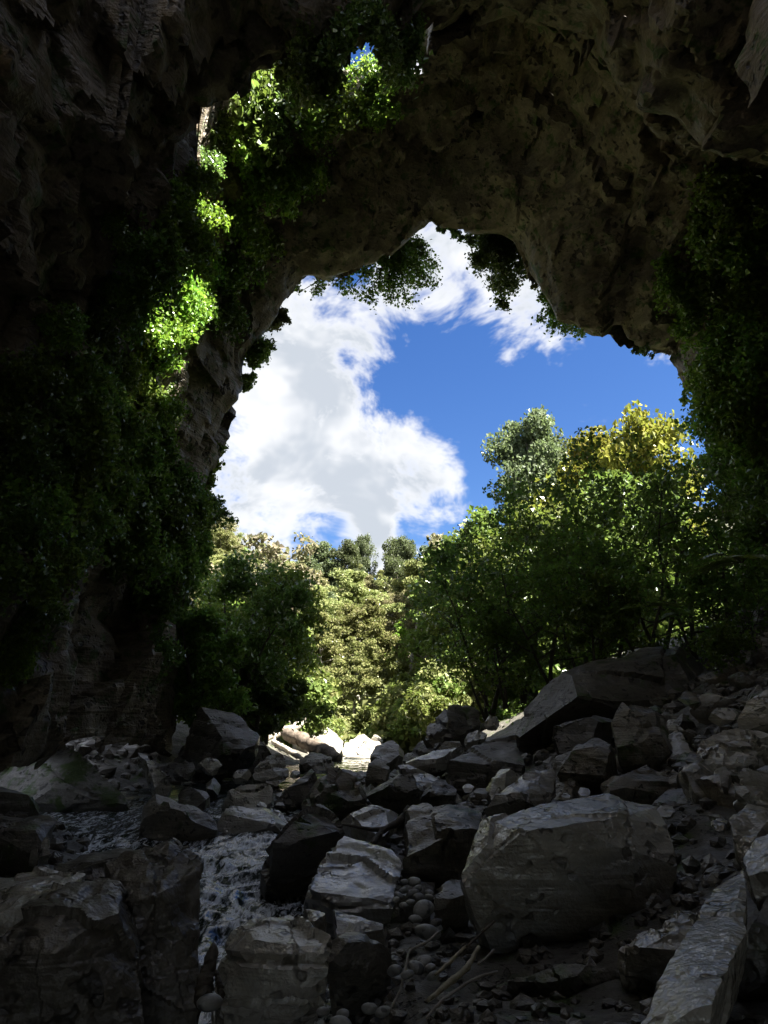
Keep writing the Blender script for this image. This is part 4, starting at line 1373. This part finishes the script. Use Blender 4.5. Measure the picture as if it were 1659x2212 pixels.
for k, (lab, px, py, r_, kd, lm) in enumerate((
        ('leafy vine clump hanging on the roof left of the skylight', 520, 320, 56, 'vine', 'leaf_lush'), ('vine curtain on the roof below the skylight', 580, 400, 64, 'vine', 'leaf_lush'),
        ('broad-leaved spray hanging from the roof with leaves picked out in light', 655, 370, 52, 'vine', 'leaf_vine'), ('sunlit plant on the lip of the skylight, left part', 665, 268, 46, 'bush', 'leaf_vine'),
        ('plant under the skylight, middle', 735, 245, 52, 'bush', 'leaf_lush'), ('bright plant in the skylight shaft with sky showing through', 790, 180, 52, 'vine', 'leaf_vine'),
        ('plant right of the skylight shaft', 815, 240, 44, 'vine', 'leaf_lush'), ('dark plant hanging from the left end of the skylight', 560, 300, 48, 'bush', 'leaf_deep'),
        ('plant high in the skylight shaft', 770, 120, 40, 'bush', 'leaf_deep'), ('plant on the shaft wall, left of the skylight', 600, 240, 50, 'bush', 'leaf_dark'),
        ('plant on the shaft wall, under the sunlit rock', 650, 215, 46, 'bush', 'leaf_deep'), ('plant on the shaft wall, right end', 830, 165, 46, 'bush', 'leaf_deep'), ('plant in the far left corner of the skylight shaft', 550, 260, 44, 'bush', 'leaf_dark'))):
    wall_plant(lab, px, py, r_, kd, lm, k)
for k, (px, py, r_) in enumerate(((470, 290, 56), (530, 215, 84), (590, 165, 84), (650, 120, 80), (700, 92, 70), (440, 350, 40), (755, 75, 62), (805, 72, 62), (855, 85, 62))):
    lab = ('dark vine hanging from the roof lip in front of the skylight, %s from the left' % ('first', 'second', 'third', 'fourth', 'fifth', 'lowest', '', '', '')[k]) if k < 5 else ('dark vine hanging from the lowest end of the roof lip, by the sunlit vines', 'dark vine on the roof lip left of the sky peeping through', 'dark vine on the roof lip over the sky peeping through', 'dark vine on the roof lip right of the sky peeping through')[k - 5]
    wall_plant(lab, px, py, r_, 'vine', 'leaf_dark', k)
RG = 'shaded plants on the right cave wall'
for k, (px, py, r_) in enumerate(((1540, 420, 60), (1610, 440, 64), (1500, 500, 60), (1570, 520, 70), (1640, 560, 60), (1480, 590, 60), (1550, 600, 64), (1620, 650, 56), (1490, 680, 44), (1570, 720, 60), (1640, 770, 64), (1540, 800, 60), (1600, 850, 66), (1545, 900, 60), (1640, 930, 70), (1580, 980, 66),
                                  (1640, 1050, 70), (1560, 1070, 64), (1620, 1150, 66), (1570, 1240, 60), (1640, 1280, 60), (1600, 1340, 50))):
    kd, lm = ('bush', 'bush', 'vine')[k % 3], ('leaf_lush', 'leaf_lush', 'leaf_deep', 'leaf_lush')[k % 4]
    lab = band_label(kd, lm, px, py, 'right', 'picture edge' if px > 1590 else 'beside the mouth')
    wall_plant(lab, px, py, r_, kd, lm, k, RG + ': ' + lab)
# fern fronds and bright leaves by the right wall
wall_plant('fern with long level fronds by the right cave wall', 1600, 1215, 90, 'fern', 'leaf_lush', 0, None, 15.0, 'fern', 'fern', (-.8, -.5, 0))
wall_plant('bright drooping fern above the huge dark boulder', 1400, 1310, 64, 'fern', 'leaf_lush', 1, None, 17.5, 'fern', 'fern', (-.4, -1, 0))
wall_plant('smaller bright fern right of the drooping fern', 1470, 1330, 50, 'fern', 'leaf_lush', 0, None, 17.5, 'fern', 'fern', (0, -1, 0))
wall_plant('leafy plant hanging over the rocks at the right edge', 1560, 1390, 50, 'bush', 'leaf_deep', 1, None, 17, nrm=(-.5, -1, 0))

# trees and sprays that hang over the rim of the mouth, outside it
def hanging_tree(label, pts, px, py, d, rpx, seed, leafmat, per=60, stems=7):
    rng = np.random.default_rng(seed)
    tg, cg = Geo(), Geo()
    o = W(px, py, d)
    k_ = d / FPX * 1.13
    for tx, ty, r_ in pts:
        e_ = W(tx, ty, d + rng.uniform(-1, 1.2)) - o
        mid = e_ * .5 + np.array((0, .5, .35 * np.linalg.norm(e_)))
        tt = np.linspace(0, 1, 9)[:, None]
        pp = (1 - tt) ** 2 * 0 + 2 * tt * (1 - tt) * mid * .7 + tt ** 2 * e_
        pp = pp + rng.normal(size=pp.shape) * .05
        tube(tg, pp, .10 * (1 - .85 * tt[:, 0]), 5)
        for q in pp[3:]:
            for j in range(2):
                v = rng.normal(size=3)
                v /= np.linalg.norm(v)
                sp, _ = path(rng, q, v, r_ * k_ * rng.uniform(.6, 1.1), 4, .15, -.05)
                tube(tg, sp, .025 * (1 - .8 * np.linspace(0, 1, 5)), 3)
                for s2 in sp[1:]:
                    n = int(per * rng.uniform(.15, .5))
                    leaves(cg, s2 + rng.normal(size=(n, 3)) * r_ * k_ * .23, .17, rng, .36, .3)
    e = link('hanging_tree', None, None, o)
    tag(e, label, 'tree')
    link('trunk', tg.mesh('trunk', M['bark'], True), e)
    link('crown', cg.mesh('crown', M[leafmat]), e)


hanging_tree('tree hanging under the arch rim, its branches fanned out against the clouds',
             [(760, 620, 30), (800, 640, 30), (835, 645, 30), (880, 650, 34), (925, 620, 34), (940, 565, 32), (900, 590, 34), (860, 610, 34), (915, 535, 28), (720, 610, 28), (680, 620, 26), (650, 630, 22)], 850, 535, 31.0, 0, 401, 'leaf_deep', 42)
hanging_tree('dense dark tree hanging from the arch rim, right of the fanned branches',
             [(1035, 560, 34), (1060, 600, 36), (1090, 640, 34), (1115, 620, 30), (1125, 570, 26), (1075, 555, 36), (1050, 530, 30), (1100, 590, 34), (1085, 655, 22), (1015, 525, 22), (1040, 580, 30)], 1080, 490, 31.0, 0, 402, 'leaf_dark', 78)
hanging_tree('leafy twigs hanging from the right-hand shoulder of the arch',
             [(1165, 645, 20), (1180, 680, 24), (1200, 700, 26), (1230, 715, 26), (1260, 712, 20), (1215, 660, 24), (1290, 712, 14)], 1215, 650, 29.6, 0, 403, 'leaf_deep', 34)
hanging_tree('small bright leaves sprouting between the dense dark tree and the arch shoulder',
             [(1150, 600, 12), (1158, 612, 12), (1145, 590, 10)], 1160, 570, 30.5, 0, 404, 'leaf_gold', 30)
hanging_tree('thin trailing twigs under the lowest lobe of the arch roof',
             [(1370, 765, 8), (1400, 768, 8), (1425, 760, 8), (1385, 758, 8)], 1400, 735, 28.4, 0, 405, 'leaf_dark', 10)
hanging_tree('shrub hanging at the right end of the arch opening',
             [(1485, 775, 22), (1500, 830, 24), (1495, 800, 24), (1510, 870, 26), (1480, 860, 14)], 1520, 760, 29.0, 0, 406, 'leaf_deep', 34)
for k, (lab, pts, px, py) in enumerate((
        ('shrub on the left rim of the arch, upper one', [(612, 670, 16), (600, 700, 20), (590, 690, 18), (615, 690, 12)], 575, 690),
        ('shrub on the left rim of the arch, middle one below the upper shrub', [(580, 745, 20), (565, 780, 22), (545, 810, 18), (570, 760, 18), (560, 740, 18)], 545, 750),
        ('sprig at the rock nose on the left rim', [(535, 835, 12), (540, 820, 10)], 520, 820),
        ('shrub low on the left rim, beside the cloud', [(470, 965, 18), (465, 1000, 20), (455, 1040, 20), (480, 960, 12)], 445, 990),
        ('leafy twigs at the foot of the left rim above the dark tree', [(470, 1095, 20), (490, 1125, 20), (450, 1080, 20), (460, 1120, 24)], 430, 1090))):
    hanging_tree(lab, pts, px, py, 29.2, 0, 410 + k, ('leaf_olive', 'leaf_deep', 'leaf_deep', 'leaf_deep', 'leaf_dark')[k], 34)
hanging_tree('tiny leaves trailing at the peak of the arch opening', [(945, 490, 8), (960, 498, 8), (985, 508, 10), (1000, 515, 10)], 960, 480, 28.8, 0, 416, 'leaf_dark', 16)


# ================================================================== DRIFTWOOD, STICKS, COBBLES
def limb_obj(name, label, pts, rads, mat, cat, sides=9, seed=1, forks=(), group=None):
    """A crooked length of wood through the given points."""
    rng = np.random.default_rng(seed)
    pts = np.array([W(*p) for p in pts])
    seg_ = np.r_[0, np.cumsum(np.linalg.norm(np.diff(pts, axis=0), axis=1))]
    n = 22
    s_ = np.linspace(0, seg_[-1], n)
    q = np.stack([np.interp(s_, seg_, pts[:, k]) for k in range(3)], -1)
    q[1:-1] = (q[:-2] + 2 * q[1:-1] + q[2:]) / 4
    r_ = np.interp(s_ / seg_[-1], np.linspace(0, 1, len(rads)), rads)
    q += rng.normal(size=q.shape) * r_.mean() * .12
    org = q.mean(0)
    g = Geo()
    r2 = r_ * (1 + .10 * rng.normal(size=n))
    # closed ends
    qq = np.concatenate([q[:1], q, q[-1:]])
    rr_ = np.concatenate([[r2[0] * .05], r2, [r2[-1] * .05]])
    tube(g, qq - org, rr_, sides)
    o = link(name, g.mesh(name, M[mat], True), None, org)
    tag(o, label, cat, group)
    for fk, (pp, ra) in enumerate(forks):
        g2 = Geo()
        P2 = np.array([W(*p) for p in pp])
        P2 = np.concatenate([P2[:1] + (P2[:-1] + (P2[1:] - P2[:-1]) * t_) - P2[:1] if False else (P2[:-1] + (P2[1:] - P2[:-1]) * t_) for t_ in (0, .33, .66)]).reshape(3, -1, 3).transpose(1, 0, 2).reshape(-1, 3).tolist() + [P2[-1].tolist()]
        P2 = np.array(P2)
        P2[1:-1] += rng.normal(size=P2[1:-1].shape) * ra * .3
        tube(g2, P2 - org, np.linspace(ra, ra * .3, len(P2)), 6)
        link('fork', g2.mesh('fork', M[mat], True), o)
    return o


limb_obj('driftwood_log', 'bleached log lying across the top of the big white boulder', [(572, 1597, 43), (605, 1582, 43.6), (640, 1568, 44.6), (667, 1553, 45.6)], [.20, .22, .25, .20], 'drift', 'log', 10, 1,
         [([(598, 1585, 43.4), (588, 1574, 43.6), (580, 1570, 43.6)], .06), ([(635, 1570, 44.4), (622, 1556, 44.6)], .06)])
limb_obj('driftwood_log', 'thick brown log fallen in front of the big white boulder', [(612, 1582, 42.4), (660, 1602, 41.2), (700, 1622, 40.2), (729, 1640, 39.4)], [.34, .42, .40, .34], 'driftd', 'log', 12, 2)
limb_obj('driftwood_log', 'thin pale log under the thick brown log', [(588, 1600, 41.6), (618, 1618, 41), (656, 1640, 40)], [.12, .15, .12], 'drift', 'log', 8, 3)
limb_obj('driftwood_log', 'short pale broken branch standing among the logs', [(596, 1615, 41.4), (592, 1590, 42), (600, 1578, 42.2)], [.08, .08, .05], 'drift', 'branch', 7, 4)
limb_obj('fallen_branch', 'dark forked branch lying across the pale flat rock', [(886, 1745, 10.6), (866, 1772, 10.4), (828, 1793, 10.2), (804, 1824, 9.8)], [.055, .05, .045, .04], 'bark', 'branch', 7, 5,
         [([(828, 1793, 10.2), (790, 1788, 10.5), (740, 1781, 10.6)], .04)])
limb_obj('stick', 'crooked pale-tipped stick leaning down in the bottom centre', [(950, 2010, 5.2), (923, 2035, 5.05), (884, 2052, 5.0), (876, 2090, 4.8), (865, 2140, 4.55), (842, 2180, 4.4)], [0.0065, 0.0084, 0.0091, 0.0091, 0.0084, 0.0065], 'drift', 'stick', 6, 6)
limb_obj('stick', 'thickest pale stick in the bottom centre right of the cobbles', [(1034, 2046, 4.9), (1008, 2092, 4.6), (970, 2125, 4.4), (926, 2160, 4.2)], [0.0117, 0.0169, 0.0182, 0.0117], 'stick', 'stick', 7, 7)
limb_obj('stick', 'thin pale stick lying left of the thickest stick', [(1006, 2044, 5.0), (975, 2075, 4.8), (940, 2106, 4.6)], [0.0091, 0.0111, 0.0078], 'stick', 'stick', 6, 8)
limb_obj('stick', 'long thin curved stick below the thickest stick', [(1075, 2098, 4.4), (1030, 2112, 4.3), (998, 2130, 4.2), (955, 2160, 4.05), (920, 2200, 3.9)], [0.0065, 0.0078, 0.0078, 0.0078, 0.0059], 'drift', 'stick', 6, 9)
limb_obj('stick', 'short crooked stick right of the thickest stick', [(1066, 2052, 4.75), (1050, 2070, 4.65), (1032, 2082, 4.6)], [0.0072, 0.0084, 0.0065], 'drift', 'stick', 6, 10)
limb_obj('stick', 'thin dark stick on the lower flank of the massive square block', [(1068, 1990, 5.0), (1040, 2015, 4.95), (1008, 2045, 4.85)], [0.0078, 0.0078, 0.0065], 'driftd', 'stick', 6, 11)
limb_obj('wood_stake', 'dark rotten stake standing at the edge of the white water', [(438, 2160, 4.3), (446, 2105, 4.4), (455, 2070, 4.45), (460, 2046, 4.5)], [.055, .045, .036, .030], 'bark', 'stake', 9, 12)
limb_obj('wood_stake', 'short thin stake beside the dark rotten stake', [(478, 2150, 4.3), (472, 2120, 4.35), (466, 2098, 4.4)], [.02, .018, .012], 'bark', 'stake', 7, 13)

# cobbles, each a smooth river-worn stone
import bmesh
CB = []
for k in range(5):
    bm = bmesh.new()
    bmesh.ops.create_icosphere(bm, subdivisions=3, radius=1)
    Vc = np.array([v.co[:] for v in bm.verts])
    Vc = Vc * np.array((1.0, .78, .52)) * (1 + .16 * fbm(Vc * .9 + k * 9, 2, 70 + k))[:, None]
    for v, c in zip(bm.verts, Vc):
        v.co = c
    me = bpy.data.meshes.new('cobble')
    bm.to_mesh(me)
    bm.free()
    me.polygons.foreach_set('use_smooth', np.ones(len(me.polygons), bool))
    me.materials.append(M['cobble'])
    CB.append(me)
rc = random.Random(3)
COB = [(894, 1905, 14, 6.9), (875, 1905, 9, 6.9), (902, 1920, 12, 6.7), (891, 1930, 12, 6.6), (872, 1924, 10, 6.6), (861, 1934, 10, 6.5), (855, 1943, 8, 6.4), (903, 1938, 11, 6.5), (924, 1940, 12, 6.5), (928, 1929, 9, 6.6),
       (886, 1950, 10, 6.3), (872, 1955, 9, 6.3), (915, 1964, 22, 6.1), (942, 1993, 11, 6.0), (924, 2014, 24, 5.6), (898, 1985, 12, 6.0), (914, 2080, 18, 4.9), (899, 2090, 16, 4.8), (852, 2096, 16, 4.7), (936, 2108, 13, 4.7),
       (930, 2090, 12, 4.8), (880, 2105, 12, 4.6)]
for k, (px, py, r_, d) in enumerate(COB):
    o = link('cobble', CB[k % 5], None, W(px, py, d))
    s_ = r_ * d / FPX * 1.1
    o.scale = (s_, s_, s_)
    o.rotation_euler = (rc.uniform(-.4, .4), rc.uniform(-.4, .4), rc.uniform(0, 6))
    lab, gp = ('round grey cobble in the pile on the dark rock left of the yellowish rock', 'cobbles piled on the dark rock') if py < 1975 and r_ < 20 else (None, None)
    if lab is None:
        if py < 2030:
            lab = {22: 'largest oval cobble at the lower end of the cobble pile', 11: 'small pale cobble right below the yellowish rock', 24: 'big oval grey cobble above the crooked stick', 12: 'cobble between the two big oval cobbles'}[r_]
        else:
            lab, gp = 'grey cobble lying beside the sticks at the bottom centre', 'cobbles beside the sticks'
    tag(o, lab, 'cobble', gp)
for lab, px, py, r_, d in (('lone pale cobble at the foot of the dark stake', 453, 2165, 22, 4.0), ('white egg-shaped cobble at the bottom edge', 827, 2185, 15, 4.0), ('pale cobble left of the egg-shaped one at the bottom edge', 798, 2178, 14, 4.05),
                           ('round pale cobble at the bottom edge below the leaning slab', 740, 2192, 14, 3.95), ('half-hidden pale cobble in the bottom row', 735, 2210, 18, 3.8), ('small dark cobble at the bottom edge', 698, 2185, 12, 4.0)):
    o = link('cobble', CB[int(px) % 5], None, W(px, py, d))
    s_ = r_ * d / FPX * 1.1
    o.scale = (s_, s_, s_)
    o.rotation_euler = (.2, .1, px)
    tag(o, lab, 'cobble')

# uncountable rubble between the boulders, set into the ground
g = Geo()
rng = np.random.default_rng(12)
bm = bmesh.new()
bmesh.ops.create_icosphere(bm, subdivisions=1, radius=1)
IV = np.array([v.co[:] for v in bm.verts])
IF = np.array([[v.index for v in f.verts] for f in bm.faces])
bm.free()
n = 6500
yy = 2.5 + 24 * rng.uniform(0, 1, n) ** 1.5
xx = rng.uniform(-.55, .62, n) * (yy + 1.5)
dr = np.abs(xx - river_x(yy)) - river_w(yy)
zz = ground_z(xx, yy)
for x, y, z, q in zip(xx, yy, zz, dr):
    if q < .15:
        continue
    s_ = (.018 + .010 * y) * rng.uniform(.4, 1) ** 2 * (2.4 if rng.uniform() > .93 else 1.3)
    Vr = IV * (1 + .16 * rng.normal(size=(len(IV), 1))) * np.array((1, rng.uniform(.6, 1), rng.uniform(.45, .9))) * s_
    a = rng.uniform(0, 6.28)
    ca, sa = math.cos(a), math.sin(a)
    Vr = np.stack([Vr[:, 0] * ca - Vr[:, 1] * sa, Vr[:, 0] * sa + Vr[:, 1] * ca, Vr[:, 2]], -1)
    g.add(Vr + np.array((x, y, z + s_ * .15)), IF)
rub = link('rubble', mesh_np('rubble', np.concatenate(g.V), np.concatenate(g.F), M['dark'], False))
tag(rub, 'loose broken stones filling the gaps between boulders', 'rubble', None, 'stuff')

# uncountable undergrowth covering the hillside under the trees
g = Geo()
n = 26000
yy = 50 + 110 * rng.uniform(0, 1, n) ** 1.2
xx = (rng.uniform(-.30, .42, n)) * yy
zz = np.maximum(hill_z(xx, yy), -.3)
leaves(g, np.stack([xx, yy, zz + rng.uniform(.1, 2.0, n)], -1), .75, rng, .42, .1)
ug = link('undergrowth', g.mesh('undergrowth', M['leaf_olive']))
tag(ug, 'tangled undergrowth covering the hillside', 'undergrowth', None, 'stuff')
